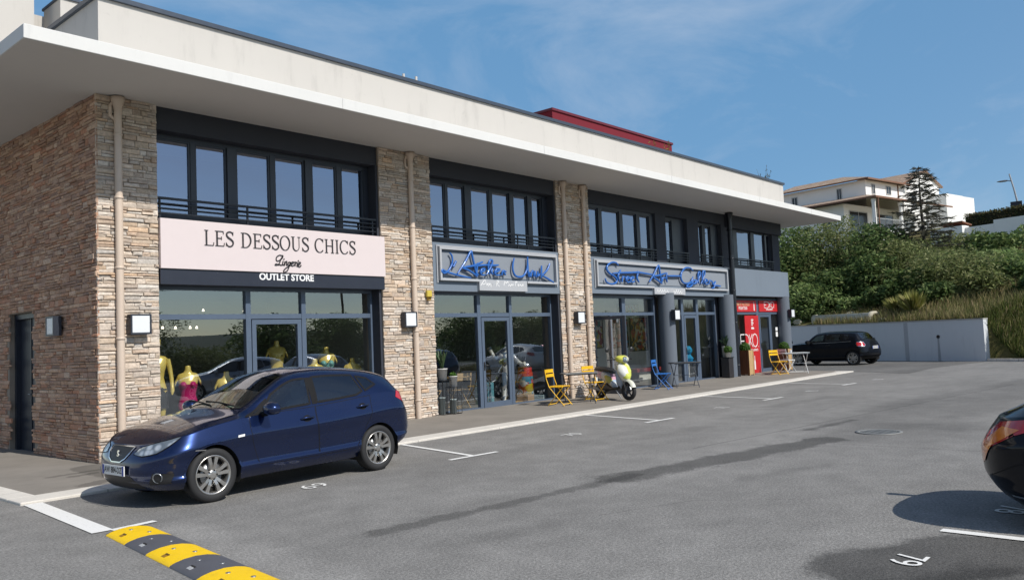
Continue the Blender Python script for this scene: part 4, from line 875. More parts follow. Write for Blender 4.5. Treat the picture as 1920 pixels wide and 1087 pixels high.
S3 = [[(14.08,3.6),(13.96,3.67),(13.73,3.66),(13.55,3.57),(13.51,3.46),(13.63,3.36),(13.85,3.28),(13.97,3.19),(13.91,3.1),(13.68,3.06),(13.47,3.11),(13.41,3.21)],[(14.18,3.47),(14.04,3.29),(14.11,3.13)],[(13.78,3.36),(14.21,3.39),(14.68,3.41),(15.09,3.43),(15.51,3.41),(15.9,3.39)],[(14.22,3.13),(14.27,3.27),(14.4,3.26)],[(14.45,3.21),(14.61,3.26),(14.49,3.28),(14.43,3.2),(14.5,3.13),(14.64,3.15)],[(14.69,3.21),(14.85,3.27),(14.73,3.28),(14.66,3.2),(14.74,3.14),(14.88,3.17)],[(15.1,3.47),(15.01,3.27),(15.1,3.15)],[(15.66,3.17),(15.94,3.41),(16.21,3.68),(16.27,3.51),(16.31,3.32),(16.36,3.16)],[(15.85,3.35),(16.2,3.38),(16.61,3.46)],[(15.89,3.32),(16.1,3.24),(16.36,3.14)],[(16.38,3.19),(16.44,3.31),(16.59,3.31)],[(16.7,3.48),(16.64,3.32),(16.68,3.19)],[(16.74,3.38),(17.11,3.39),(17.49,3.4)],[(18.3,3.6),(18.11,3.68),(17.81,3.66),(17.58,3.52),(17.51,3.34),(17.64,3.2),(17.9,3.18),(18.16,3.26),(18.28,3.4)],[(18.28,3.4),(18.16,3.24),(18.19,3.14),(18.04,3.08),(17.84,3.07),(17.95,3.15),(18.25,3.21)],[(18.46,3.31),(18.29,3.28),(18.23,3.19),(18.4,3.19),(18.47,3.3),(18.5,3.18)],[(18.5,3.2),(18.73,3.43),(18.77,3.56),(18.65,3.54),(18.61,3.35),(18.65,3.19)],[(18.78,3.19),(19.02,3.44),(19.07,3.6),(18.95,3.58),(18.88,3.36),(18.92,3.18)],[(19.05,3.25),(19.23,3.3),(19.11,3.34),(19.03,3.25),(19.12,3.18),(19.28,3.2)],[(19.32,3.19),(19.37,3.3),(19.53,3.29)],[(19.56,3.3),(19.6,3.18),(19.77,3.29)],[(19.78,3.29),(19.65,3.09),(19.48,3.06)],[(19.66,3.15),(19.92,3.15),(20.12,3.14)]]
P2 = [[(8.43,2.9),(8.58,3.04),(8.61,2.94)],[(8.49,2.93),(8.61,2.95),(8.77,2.95)],[(8.63,2.9),(8.65,2.94),(8.69,2.9),(8.73,2.94),(8.76,2.9)],[(8.78,2.94),(8.8,2.91),(8.83,2.95),(8.79,2.88)],[(8.97,2.9),(8.98,3.03)],[(8.97,3.01),(9.05,3.03),(9.05,2.99),(8.98,2.97),(9.07,2.89)],[(9.23,2.92),(9.27,3.02),(9.31,2.97),(9.37,3.02),(9.39,2.98)],[(9.39,2.91),(9.43,2.95),(9.46,2.91),(9.51,2.96),(9.52,2.92)],[(9.57,2.93),(9.56,2.96),(9.54,2.92)],[(9.64,2.92),(9.65,3.03)],[(9.66,3.01),(9.71,3.03),(9.69,2.99)],[(9.72,2.93),(9.77,2.96),(9.77,2.92),(9.72,2.93)],[(9.81,2.92),(9.83,2.96),(9.87,2.92),(9.93,2.97),(9.93,2.92)]]
# ------------------------------------------------------------------ signs
def catmull(P, n=6):
    P = [Vector(p) for p in P]; out = []
    if len(P) < 3: return P
    Q = [P[0] * 2 - P[1]] + P + [P[-1] * 2 - P[-2]]
    for i in range(1, len(Q) - 2):
        a, b, c, d = Q[i - 1:i + 3]
        for k in range(n):
            t = k / n; out.append(.5 * ((2 * b) + (c - a) * t + (2 * a - 5 * b + 4 * c - d) * t * t + (3 * b - a - 3 * c + d) * t ** 3))
    out.append(P[-1]); return out
def stroke(b, pts, w, d0, d1, f, m=0):
    """a flat stroke of width w (number or list) along 2-D points, from depth d0 to d1; f(u, v, d) -> point"""
    n = len(pts); W_ = w if isinstance(w, (list, tuple)) else [w] * n; A, B = [], []
    for i in range(n):
        t = Vector(pts[min(i + 1, n - 1)]) - Vector(pts[max(i - 1, 0)]); t = t.normalized() if t.length > 1e-9 else Vector((1, 0)); k = Vector((-t.y, t.x)) * W_[i] / 2
        A.append(Vector(pts[i]) + k); B.append(Vector(pts[i]) - k)
    for i in range(n - 1):
        b.face([f(*A[i], d1), f(*B[i], d1), f(*B[i + 1], d1), f(*A[i + 1], d1)][::-1], m); b.face([f(*A[i], d0), f(*A[i], d1), f(*A[i + 1], d1), f(*A[i + 1], d0)][::-1], m); b.face([f(*B[i], d1), f(*B[i], d0), f(*B[i + 1], d0), f(*B[i + 1], d1)][::-1], m)
    b.face([f(*A[0], d0), f(*B[0], d0), f(*B[0], d1), f(*A[0], d1)], m); b.face([f(*A[-1], d0), f(*A[-1], d1), f(*B[-1], d1), f(*B[-1], d0)], m)
FS = lambda y: (lambda u, v, d: Vector((u, y - d, v)))
TK, TN = .115, .040      # thick and thin strokes of the serif capitals
def ser(x, y, w=.26): return ([(x - w / 2, y), (x + w / 2, y)], .032)
def arc(cx, cy, rx, ry, a0, a1, n=18): return [(cx + rx * math.cos(R(a0 + (a1 - a0) * i / n)), cy + ry * math.sin(R(a0 + (a1 - a0) * i / n))) for i in range(n + 1)]
def wv(pts, thick=TK, thin=TN):    # stress: thick where the stroke runs upright
    out = []
    for i in range(len(pts)):
        t = Vector(pts[min(i + 1, len(pts) - 1)]) - Vector(pts[max(i - 1, 0)]); t.normalize(); out.append(thin + (thick - thin) * abs(t.y) ** 1.6)
    return out
_O = arc(.42, .5, .36, .50, 0, 360, 36); _C = arc(.44, .5, .37, .50, 42, 318, 30); _D = [(.2, .985)] + arc(.34, .5, .42, .485, 88, -88, 24) + [(.2, .015)]
_S = catmull([(.56, .78), (.50, .93), (.34, .985), (.16, .90), (.13, .74), (.24, .60), (.42, .48), (.56, .34), (.55, .14), (.38, .015), (.20, .05), (.10, .22)], 4)
SERIF = {'L': (.72, [([(.2, 0), (.2, 1)], TK), ser(.2, .984), ser(.2, .016), ([(.2, .02), (.66, .02)], .04), ([(.66, 0), (.69, .22)], .04)]),
    'E': (.74, [([(.2, 0), (.2, 1)], TK), ser(.2, .984), ser(.2, .016), ([(.2, .02), (.66, .02)], .04), ([(.66, 0), (.70, .22)], .04), ([(.2, .98), (.62, .98)], .04), ([(.62, 1), (.64, .80)], .04), ([(.2, .52), (.5, .52)], .04), ([(.5, .41), (.5, .63)], .035)]),
    'S': (.66, [(_S, [TN + (TK * 1.15 - TN) * (1 - abs(2 * i / (len(_S) - 1) - 1)) ** .7 for i in range(len(_S))]), ([(.57, .74), (.575, .99)], .03), ([(.09, .27), (.085, .01)], .03)]),
    'D': (.88, [([(.2, 0), (.2, 1)], TK), ser(.14, .984, .16), ser(.14, .016, .16), (_D, wv(_D))]), 'O': (.86, [(_O, wv(_O))]),
    'U': (.86, [([(.2, 1), (.2, .3)] + arc(.44, .3, .24, .29, 180, 360, 14) + [(.68, .3), (.68, 1)], [TK] * 2 + [TK - (TK - TN) * min(1, i / 9) for i in range(15)] + [TN] * 2), ser(.2, .984, .27), ser(.68, .984, .22)]),
    'C': (.82, [(_C, wv(_C)), ([(.73, .72), (.735, .99)], .03)]), 'H': (.92, [([(.2, 0), (.2, 1)], TK), ([(.72, 0), (.72, 1)], TK), ser(.2, .984), ser(.2, .016), ser(.72, .984), ser(.72, .016), ([(.2, .52), (.72, .52)], .04)]),
    'I': (.42, [([(.2, 0), (.2, 1)], TK), ser(.2, .984), ser(.2, .016)]), ' ': (.42, [])}
sg = thing('shop_sign', 'pale pink sign reading LES DESSOUS CHICS Lingerie above the left shop window', 'sign', (3.29, 0, 3.43))
def at_thing(o, t): o.location = -t.location; return o
b = MB(); b.box(.955, 5.63, -.075, .019, 3.022, 3.842); at_thing(b.build('sign_panel', pm('pale_pink_panel', (.66, .575, .57), .45, var=.02), sg, bevel=.004), sg)
b = MB(); b.box(.958, 5.622, -.045, .018, 2.765, 3.018); at_thing(b.build('lower_band', pm('navy_band', (.020, .024, .038), .4), sg), sg)
b = MB(); tot = sum(SERIF[c][0] for c in 'LES DESSOUS CHICS'); x0, x1, cap = 1.70, 4.90, .262; kx = (x1 - x0) / tot; x = x0
for c in 'LES DESSOUS CHICS':
    adv, st = SERIF[c]
    for k, (pts, w) in enumerate(st):
        stroke(b, [(x + (u - .04) * kx, 3.437 + v * cap) for u, v in pts], [q * cap * .92 for q in w] if isinstance(w, list) else w * cap * .92, .0, .012 + k * .0004, FS(-.0755))
    x += adv * kx
M_let = pm('dark_lettering', (.025, .022, .025), .5); at_thing(b.build('lettering', M_let, sg), sg)
ling = [[(430, 578), (480, 560), (540, 565), (560, 575), (590, 545)], [(600, 365), (570, 370), (530, 365), (480, 400), (460, 450), (480, 490), (530, 470), (585, 420), (598, 375), (560, 440), (520, 540), (480, 572), (440, 572), (460, 550), (520, 570)], [(600, 480), (585, 560), (610, 560)], [(635, 490), (620, 575), (650, 500), (675, 490), (665, 565), (690, 550)], [(745, 500), (710, 505), (695, 560), (730, 555), (750, 495), (715, 600), (680, 680), (620, 715), (605, 690), (650, 630), (740, 570), (770, 550)],
    [(765, 545), (810, 510), (800, 490), (770, 510), (765, 565), (800, 575), (830, 540)], [(825, 500), (850, 495), (840, 580)], [(845, 520), (870, 495), (885, 510)], [(895, 505), (880, 575), (905, 570)], [(910, 560), (955, 510), (940, 490), (912, 520), (910, 580), (945, 585), (970, 550)]]
b = MB(); sx_ = (3.609 - 3.048) / 540.0
for i, s_ in enumerate(ling):
    pts = catmull([(3.048 + (u - 430) * sx_, 3.352 - (v - 350) * .00088) for u, v in s_], 5); stroke(b, pts, .019, 0, .010 + i * .0003, FS(-.0755))
for u, v in ((612, 455), (905, 478)): stroke(b, [(3.048 + (u - 430) * sx_, 3.352 - (v - 350) * .00088), (3.048 + (u - 428) * sx_ + .012, 3.352 - (v - 350) * .00074 + .006)], .02, 0, .01, FS(-.0755))
at_thing(b.build('lettering', M_let, sg), sg)
o = text_mesh('lettering', 'OUTLET STORE', .165, M_signw, Matrix.Translation((3.325, -.0465, 2.937)) @ Matrix.Rotation(R(90), 4, 'X'), sg, ext=.0015, off=.0055, sx=1.0); at_thing(o, sg)

M_sgrey = render_mat('sign_grey', (.23, .255, .29), .12); M_mould = render_mat('sign_moulding', (.40, .415, .44), .1)
M_blue3 = pm('blue_letters', (.014, .115, .42), .3, coat=.6, var=.08)
def script_sign(name, label, x0, x1, z0, z1, px0, px1, pz0, pz1, strokes, plaque, loc, rs, yb=-.002):
    t = thing(name, label, 'sign', loc); b = MB(); b.box(x0 + .10, x1 - .10, yb - .012, yb, z0 + .10, z1 - .10); at_thing(b.build('sign_panel', M_sgrey, t), t)
    b = MB(); w, d = .055, .085
    b.box(x0, x1, yb - d, yb, z1 - w, z1); b.box(x0, x0 + w, yb - d, yb, z0, z1 - w - .0005); b.box(x1 - w, x1, yb - d, yb, z0, z1 - w - .0005); b.box(x0 + w + .0005, px0 - .01, yb - d, yb, z0, z0 + w); b.box(px1 + .01, x1 - w - .0005, yb - d, yb, z0, z0 + w)
    w2 = .03; b.box(x0 - .05, x0 - .05 + w2, yb - .03, yb, z0 - .05, z1 + .04); b.box(x0 - .0195, x1 + .05, yb - .03, yb, z1 + .011, z1 + .04); b.box(x1 + .0205, x1 + .05, yb - .03, yb, z0 - .05, z1 + .0105)
    at_thing(b.build('sign_frame', M_mould, t, bevel=.006), t)
    b = MB(); b.box(px0, px1, yb - .07, yb, pz0, pz1); at_thing(b.build('plaque', M_mould, t, bevel=.004), t)
    b = MB()
    for i, s_ in enumerate(strokes):
        pts = [Vector((u, yb - .075 - .002 * (i % 5), v)) for u, v in catmull(s_, 5)]; n = len(pts); rr = [rs * (.62 + .5 * math.sin(math.pi * min(1, max(0, (k + 1) / (n + 1)))) ** .7) for k in range(n)]
        b.tube(pts, rr, 8)
    at_thing(b.build('lettering', M_blue3, t), t)
    b = MB()
    for s_ in plaque: stroke(b, catmull(s_, 4), .015, 0, .004, FS(yb - .0705))
    at_thing(b.build('plaque_lettering', M_signw, t), t); return t
script_sign('shop_sign', "blue hand lettered sign reading L'Atelier Unik on a grey framed fascia", 7.17, 11.30, 2.99, 3.735, 8.40, 10.09, 2.79, 3.045, S2, P2, (9.2, 0, 3.3), .025)
squig = []
g = rnd(5)
for k in range(11):
    x = 16.1 + k * .135
    if k in (5, 6): continue
    squig.append([(x, 2.87 + g.uniform(0, .03)), (x + .03, 2.93 + g.uniform(0, .04)), (x + .07, 2.87 + g.uniform(-.02, .02)), (x + .12, 2.91)])
script_sign('shop_sign', 'blue hand lettered sign reading Street Art Gallery on a long grey framed fascia', 13.05, 20.70, 2.99, 3.70, 15.95, 17.77, 2.815, 3.02, S3, squig, (16.9, 0, 3.3), .030)

# wine shop panels
M_redp = pm('red_panel', (.50, .018, .022), .4, var=.04); M_wt = pm('panel_white', (.75, .72, .70), .5, var=.02)
def outline(strokes, w, y, name, t, mat=None):
    b = MB()
    for i, s_ in enumerate(strokes): stroke(b, s_, w, 0, .004 + .0004 * i, FS(y))
    at_thing(b.build(name, mat or M_wt, t), t)
def bottle(t, x, z0, h, y, name='bottle_emblem'):
    w = h * .11; P_ = [(-w, 0), (w, 0), (w, .52), (w * .8, .60), (w * .36, .72), (w * .36, 1), (-w * .36, 1), (-w * .36, .72), (-w * .8, .60), (-w, .52)]
    b = MB(); b.prism([(u, v * h) for u, v in P_], 0, .004, lambda u, v, d: Vector((x + u, y - d, z0 + v))); at_thing(b.build(name, M_wt, t, rec=True), t)
def edko(t, x, z, w, h, y, lw):
    e = w / 4.0; O = arc(x + e * 3.35, z + h * .5, e * .62, h * .5, 0, 360, 24)
    st = [[(x, z), (x, z + h)], [(x, z + h), (x + e * .9, z + h)], [(x, z + h * .5), (x + e * .8, z + h * .5)], [(x, z), (x + e * .9, z)], [(x + e * 1.1, z + h)] + arc(x + e * 1.2, z + h * .5, e * .75, h * .5, 90, -90, 14) + [(x + e * 1.1, z)], [(x + e * 1.98, z), (x + e * 2.2, z + h * .55), (x + e * 2.0, z + h)], [(x + e * 2.75, z + h), (x + e * 2.15, z + h * .5), (x + e * 2.8, z)], O, [(x + e * 4.08, z), (x + e * 4.14, z + .004)]]
    outline(st, lw, y, 'lettering', t)
t = thing('shop_sign', 'upper left red transom panel with a white bottle over the wine shop window', 'sign', (22.6, .24, 2.5)); b = MB(); b.box(21.66, 23.44, .235, .262, 2.295, 2.70); at_thing(b.build('sign_panel', M_redp, t), t)
for s_, z, sz in (('VINS ET ALCOOLS', 2.56, .16), ('POUR TOUS', 2.42, .15)): at_thing(text_mesh('lettering', s_, sz, M_wt if z < 2.5 else pm('panel_gold', (.55, .38, .22), .5), Matrix.Translation((22.35, .233, z)) @ Matrix.Rotation(R(90), 4, 'X'), t, off=.004, sx=.82), t)
bottle(t, 23.25, 2.335, .33, .234)
t = thing('shop_sign', 'upper right red transom panel reading EDKO above the wine shop door', 'sign', (24.6, .24, 2.5)); b = MB(); b.box(23.67, 25.55, .235, .262, 2.295, 2.70); at_thing(b.build('sign_panel', M_redp, t), t)
edko(t, 24.12, 2.44, .86, .22, .234, .022); at_thing(text_mesh('lettering', 'WINE & SPIRITS', .085, M_wt, Matrix.Translation((24.55, .233, 2.375)) @ Matrix.Rotation(R(90), 4, 'X'), t, off=.003), t)
t = thing('shop_sign', 'tall red EDKO banner panel with a white bottle beside the wine shop door', 'sign', (22.9, .2, 0)); b = MB(); b.box(22.36, 23.47, .20, .232, .03, 2.155); at_thing(b.build('sign_panel', M_redp, t), t)
edko(t, 21.95, 1.02, 1.36, .46, .199, .036); bottle(t, 22.98, .20, .50, .199); at_thing(text_mesh('lettering', 'WINE & SPIRITS', .11, M_wt, Matrix.Translation((22.93, .198, .90)) @ Matrix.Rotation(R(90), 4, 'X'), t, off=.003), t)
b = MB()
for k, w in enumerate((.11, .085, .11, .07)): b.box(22.86, 22.86 + w * 1.6, .193, .199, 1.98 - k * .062, 2.02 - k * .062)
b.box(22.84, 23.06, .193, .199, 1.66, 1.72); b.box(22.86, 23.0, .193, .199, 1.73, 1.745); at_thing(b.build('emblem', M_wt, t), t)
t = thing('door_notice', 'small pale notices stuck on the glass of the wine shop door', 'notice', (25.13, .25, 1.5)); b = MB(); b.box(-.09, .09, .0, .004, .06, .2); b.box(-.09, .09, .0, .004, -.16, .02); b.build('paper', M_signw, t)

# ------------------------------------------------------------------ wall lamps, alarm siren
def wall_lamp(label, loc, rz, w=.325, h=.32):
    t = thing('wall_lamp', label, 'lamp', loc, rz, 'square wall lamps on the facade'); b = MB(); b.box(-w / 2, w / 2, -.05, 0, -h / 2, h / 2); b.box(-w / 2, w / 2, -.13, -.0505, h / 2 - .022, h / 2); b.box(-w / 2, w / 2, -.13, -.0505, -h / 2, -h / 2 + .022); b.box(-w / 2, -w / 2 + .022, -.13, -.0505, -h / 2 + .0225, h / 2 - .0225); b.box(w / 2 - .022, w / 2, -.13, -.0505, -h / 2 + .0225, h / 2 - .0225); b.build('housing', M_frame, t)
    b = MB(); b.box(-w / 2 + .024, w / 2 - .024, -.124, -.052, -h / 2 + .024, h / 2 - .024); b.build('diffuser', M_lampw, t, bevel=.01); return t
wall_lamp('square wall lamp on the left stone pier between the downpipe and the lingerie window', (.58, -.045, 2.115), 0)
wall_lamp('square wall lamp on the shaded stone side wall beside the dark door', (-.045, 1.50, 2.165), R(-90))
wall_lamp('square wall lamp on the middle stone pier next to its downpipe', (6.20, -.045, 2.14), 0)
wall_lamp('square wall lamp on the narrow stone pier between two downpipes', (12.12, -.045, 2.14), 0)
wall_lamp('square wall lamp on the round grey column in front of the art gallery', (16.78, -.20, 2.18), 0)
wall_lamp('square wall lamp on the last round column beside the red wine shop', (25.55, -.14, 2.20), 0)
t = thing('alarm_siren', 'small yellow alarm siren on the middle stone pier', 'alarm', (6.80, -.045, 2.68)); b = MB(); b.box(-.07, .07, -.07, 0, -.06, .08); b.build('housing', pm('siren_yellow', (.55, .42, .06), .5), t, bevel=.015); b = MB(); b.lathe([(.045, -.13), (.05, -.06), (.05, -.0605)], 14, Matrix.Translation((0, -.035, 0)), capb=True); b.build('sounder', pm('siren_amber', (.45, .28, .05), .4), t)

# ------------------------------------------------------------------ bistro furniture
def bistro_chair(label, loc, rz, mat, group='folding bistro chairs on the pavement'):
    t = thing('folding_chair', label, 'chair', loc, rz, group)      # faces local -y
    for k in range(5): b = MB(); y = -.17 + k * .078; b.box(-.20, .20, y, y + .062, .442, .458); b.build('seat_slat', mat, t, bevel=.005)
    for sx in (-1, 1):
        b = MB(); b.tube([(sx * .21, -.21, 0), (sx * .21, .0, .24), (sx * .21, .17, .44), (sx * .205, .235, .62), (sx * .20, .27, .845)], .011, 8); b.build('back_leg_rail', mat, t)
        b = MB(); b.tube([(sx * .185, .23, 0), (sx * .185, .02, .22), (sx * .185, -.175, .437)], .011, 8); b.build('leg', mat, t)
        b = MB(); b.tube([(sx * .20, -.175, .437), (sx * .20, .175, .437)], .010, 8); b.build('seat_rail', mat, t)
    for z0, z1, y in ((.665, .735, .248), (.765, .845, .264)):
        b = MB(); b.grid([[(-.205 + .41 * i / 8, y + .02 * math.sin(math.pi * i / 8) - q, z) for z, q in ((z0, 0), (z1, 0), (z1, .012), (z0, .012))] for i in range(9)], cv=True, sm=False); b.build('backrest_slat', mat, t)
    for y, z in ((-.175, .04), (.20, .035)): b = MB(); b.bar((-.20, y, z), (.20, y, z), .026, .014); b.build('crossbar', mat, t)
    return t
M_yel = pm('yellow_enamel', (.80, .46, .012), .4, coat=.3); M_blu = pm('blue_enamel', (.025, .16, .50), .4, coat=.3); M_wen = pm('white_enamel', (.62, .63, .62), .4, coat=.3); M_drk = pm('dark_enamel', (.035, .037, .042), .45); M_tbl = pm('table_grey', (.16, .165, .165), .5)
def bistro_table(label, loc, rz, top, leg, w=.80, d=.58, group='folding bistro tables on the pavement'):
    t = thing('folding_table', label, 'table', loc, rz, group); b = MB(); b.box(-w / 2, w / 2, -d / 2, d / 2, .705, .725); b.build('tabletop', top, t, bevel=.006)
    b = MB(); b.box(-w / 2 + .02, w / 2 - .02, -d / 2 + .02, -d / 2 + .035, .68, .7045); b.box(-w / 2 + .02, w / 2 - .02, d / 2 - .035, d / 2 - .02, .68, .7045); b.build('top_frame', leg, t)
    for sx in (-1, 1):
        x = sx * (w / 2 - .08)
        for sy in (-1, 1): b = MB(); b.tube([(x + sy * .012, sy * (d / 2 - .02), 0), (x + sy * .012, -sy * (d / 2 - .06), .70)], .012, 8); b.build('leg', leg, t)
    for sy in (-1, 1): b = MB(); b.bar((-w / 2 + .08, sy * (d / 2 - .045), .06), (w / 2 - .08, sy * (d / 2 - .045), .06), .024, .014); b.build('crossbar', leg, t)
    b = MB(); b.bar((-w / 2 + .08, 0, .35), (w / 2 - .08, 0, .35), .02, .014); b.build('crossbar', leg, t); return t
PZ_ = lambda x, y: pz(x, y) + .001
bistro_chair('yellow folding chair left of the grey table by the workshop window', (9.98, -1.02, PZ_(10, -1)), R(12), M_yel)
bistro_table('grey topped folding table between two yellow chairs', (10.62, -1.12, PZ_(10.6, -1.1)), R(-38), M_tbl, M_drk)
bistro_chair('yellow folding chair right of the grey table, next to the scooter', (11.42, -1.02, PZ_(11.4, -1)), R(-8), M_yel)
bistro_chair('blue folding chair beside the dark table in front of the gallery', (15.1, -.72, PZ_(15, -1)), R(15), M_blu)
bistro_table('dark folding table beside the blue chair in front of the gallery', (16.05, -.88, PZ_(16, -1)), R(-42), M_drk, pm('slate_enamel', (.045, .055, .075), .45), .82, .6)
bistro_chair('yellow folding chair by the pale table in front of the wine shop', (22.15, -1.08, PZ_(22, -1)), R(-20), M_yel)
bistro_table('pale grey folding table in front of the wine shop', (22.95, -1.32, PZ_(23, -1)), R(-52), pm('pale_table', (.42, .44, .45), .5), M_wen, .86, .62)
bistro_chair('white folding chair behind the pale table in front of the wine shop', (23.6, -.75, PZ_(23, -1)), R(70), M_wen)
t = thing('cup', 'small white cup standing on the pale table of the wine shop', 'cup', (22.83, -1.22, PZ_(23, -1) + .7265)); b = MB(); b.lathe([(.028, 0), (.036, .07), (.04, .09), (.036, .09), (.026, .008), (.0001, .008)], 14); b.build('bowl', M_signw, t); b = MB(); b.tube([(.036, 0, .03), (.06, 0, .045), (.038, 0, .075)], .005, 6); b.build('handle', M_signw, t)

# ------------------------------------------------------------------ plants in pots
M_leaf = {}
def leaf_mat(k, trans=.25, rough=.55):
    if k not in M_leaf: M_leaf[k] = attr_mat('leaf_' + k, rough, (8, .2), None, .3, trans)
    return M_leaf[k]
def ball(t, c, r, seed, cols=((.07, .16, .02), (.10, .22, .03), (.05, .11, .015)), n=900, s=.022, name='foliage'):
    g = rnd(seed); b = MB(); c = Vector(c)
    b.lathe([(r * .86 * math.sin(R(a)) + .0001, r * .86 * -math.cos(R(a))) for a in range(0, 181, 15)], 16, Matrix.Translation(c), col=tuple(q * .35 for q in cols[2]))
    for k in range(n):
        d = Vector((g.gauss(0, 1), g.gauss(0, 1), g.gauss(0, 1))).normalized(); p = c + d * r * g.uniform(.84, 1.04); u = (d.orthogonal().normalized() + Vector((g.uniform(-1, 1), g.uniform(-1, 1), g.uniform(-1, 1))) * .9).normalized(); w = (u.cross(d) + d * g.uniform(-.6, .6)).normalized(); q = s * g.uniform(.6, 1.3); cl = g.choice(cols); kk = g.uniform(.7, 1.35)
        b.face([p - u * q, p - w * q * .5, p + u * q, p + w * q * .5], 0, tuple(x * kk for x in cl))
    return b.build(name, leaf_mat('box'), t)
def blades(t, c, n, h, spread, w, seed, cols, name='leaf', droop=.35):
    g = rnd(seed)
    for k in range(n):
        a = 2 * math.pi * k * .381966 + g.uniform(-.2, .2); L_b = h * g.uniform(.65, 1.05); e = spread * g.uniform(.35, 1.1) * (.3 + .7 * k / n); d = Vector((math.cos(a), math.sin(a), 0)); s_ = Vector((-d.y, d.x, 0)); b = MB(); cl = g.choice(cols); rows = []
        for i in range(7):
            u = i / 6; p = Vector(c) + d * e * (u ** 1.3) + Vector((0, 0, L_b * (u - droop * e / spread * u ** 3))); ww = w * (math.sin(math.pi * (u * .85 + .12)) ** .8) * (1 if i < 6 else .05); rows.append([p - s_ * ww + d * .25 * ww, p, p + s_ * ww + d * .25 * ww])
        b.grid(rows, 0, cl); b.build(name, leaf_mat('blade', .2, .4), t)
M_pot = pm('white_pot', (.66, .65, .62), .55, bump=.1); M_soil = pm('soil', (.05, .035, .025), .95)
def pot(label, loc, r0, r1, h, mat, group=None, name='plant_pot', cat='plant pot'):
    t = thing(name, label, cat, loc, 0, group); b = MB(); b.lathe([(.001, 0), (r0, 0), (r1, h), (r1 + .008, h), (r1 + .008, h - .02), (r1 - .012, h - .005), (r1 - .014, h - .03)], 24); b.build('pot', mat, t); b = MB(); b.lathe([(.0001, h - .03), (r1 - .012, h - .03)], 20); b.build('soil', M_soil, t); return t
def wire_stand(label, loc, w, h):
    t = thing('plant_stand', label, 'plant stand', loc, 0, 'black wire plant stands'); q = w / 2
    for z in (.008, h): b = MB(); b.tube([(-q, -q, z), (q, -q, z), (q, q, z), (-q, q, z)], .007, 6, closed=True); b.build('ring', M_black, t)
    for x, y in ((-q, -q), (0, -q), (q, -q), (q, 0), (q, q), (0, q), (-q, q), (-q, 0)): b = MB(); b.tube([(x, y, .008), (x, y, h)], .006, 6); b.build('wire', M_black, t)
    b = MB(); b.box(-q, q, -q, q, h - .004, h + .004); b.build('plate', M_black, t); return t
zz = PZ_(7.2, 0)
wire_stand('taller black wire stand against the middle stone pier', (7.24, .06, zz), .26, .74)
t = pot('white pot with a tall spiky snake plant on the taller wire stand', (7.24, .06, zz + .746), .095, .115, .25, M_pot, 'potted plants by the shop doors'); blades(t, (0, 0, .2), 13, .62, .36, .028, 3, ((.03, .075, .03), (.05, .10, .04), (.09, .13, .06)))
wire_stand('lower black wire stand beside the taller one at the workshop window', (7.47, -.04, zz), .24, .58)
t = pot('white cylinder pot with a low green plant on the lower wire stand', (7.47, -.04, zz + .586), .085, .088, .235, M_pot, 'potted plants by the shop doors'); ball(t, (0, 0, .245), .075, 8, n=260, s=.02)
for i, (x, y, zt) in enumerate(((7.20, .02, .16), (7.50, -.02, .12))):
    t = pot('pale glass jar inside the %s wire stand' % ('taller' if i == 0 else 'lower'), (x, y + .03, zz + .012), .07, .07, .36 - .06 * i, pm('pale_glass', (.34, .40, .40), .15), 'jars inside the wire stands', 'jar', 'jar')
zz = PZ_(20, 0)
t = thing('plant_stand', 'dark boxed plant stand beside the round column of the gallery', 'plant stand', (20.22, -.12, zz)); b = MB(); b.box(-.16, .16, -.14, .14, .02, .66); b.build('cabinet', pm('dark_wood', (.022, .020, .022), .5), t, bevel=.006); b = MB(); b.box(-.18, .18, -.16, .16, .661, .685); b.build('top', M_black, t); b = MB(); b.box(-.15, .15, -.13, .13, 0, .0195); b.build('plinth', M_black, t)
t = pot('white pot with a clipped box ball on the dark plant stand', (20.12, -.22, zz + .686), .085, .10, .20, M_pot, 'potted plants by the shop doors'); ball(t, (0, 0, .24), .145, 9, n=500)
t = pot('white pot with a dark agave on the dark plant stand', (20.30, -.04, zz + .686), .10, .12, .36, M_pot, 'potted plants by the shop doors'); blades(t, (0, 0, .33), 15, .46, .42, .035, 5, ((.02, .045, .025), (.035, .07, .035)), droop=.3)
def wood(name, col):
    N = NT(name); p = N.pos(); m = N.n('ShaderNodeMapping', {0: p}); m.inputs['Scale'].default_value = (9, 9, .9); f = N.noise(m.outputs[0], 3, 6, .6, 1.5); c = N.mix(f, tuple(q * .55 for q in col), tuple(min(1, q * 1.3) for q in col)); N.bsdf(c, .6, 0, .3, 0, N.bump(f, .2, .005)); return N.mat
M_wd = wood('planter_wood', (.15, .055, .025)); M_wl = wood('light_wood', (.52, .35, .17))
def box_planter(label, loc, rz, seed, h=.86):
    t = thing('box_planter', label, 'planter', loc, rz, 'wooden planters with clipped balls'); b = MB()
    for k in range(4):
        for a in range(4):
            M_ = Matrix.Rotation(a * math.pi / 2, 4, 'Z'); b.box(-.19 + k * .0955, -.19 + k * .0955 + .092, -.205, -.188, .03, h, M=M_)
    b.build('plank', M_wd, t); b = MB()
    for k in range(4): b.box(-.19 + k * .0955, -.19 + k * .0955 + .092, -.2065, -.2052, .03, h)
    b.build('sunlit_front_board', M_wl, t)  # lighter boards paint the sunlit face, darker planks the shaded ones
    for a in range(4):
        b = MB(); M_ = Matrix.Rotation(a * math.pi / 2, 4, 'Z'); b.box(-.215, -.15, -.216, -.207, .0, h + .01, M=M_); b.box(.14, .2, -.216, -.207, .0, h + .01, M=M_); b.build('corner_board', M_wl if a == 0 else M_wd, t)  # front corners lighter too, sun side put into the colour
    b = MB(); b.box(-.187, .187, -.187, .187, h - .06, h - .05); b.build('soil', M_soil, t); ball(t, (0, 0, h + .07), .20, seed, n=1100); return t
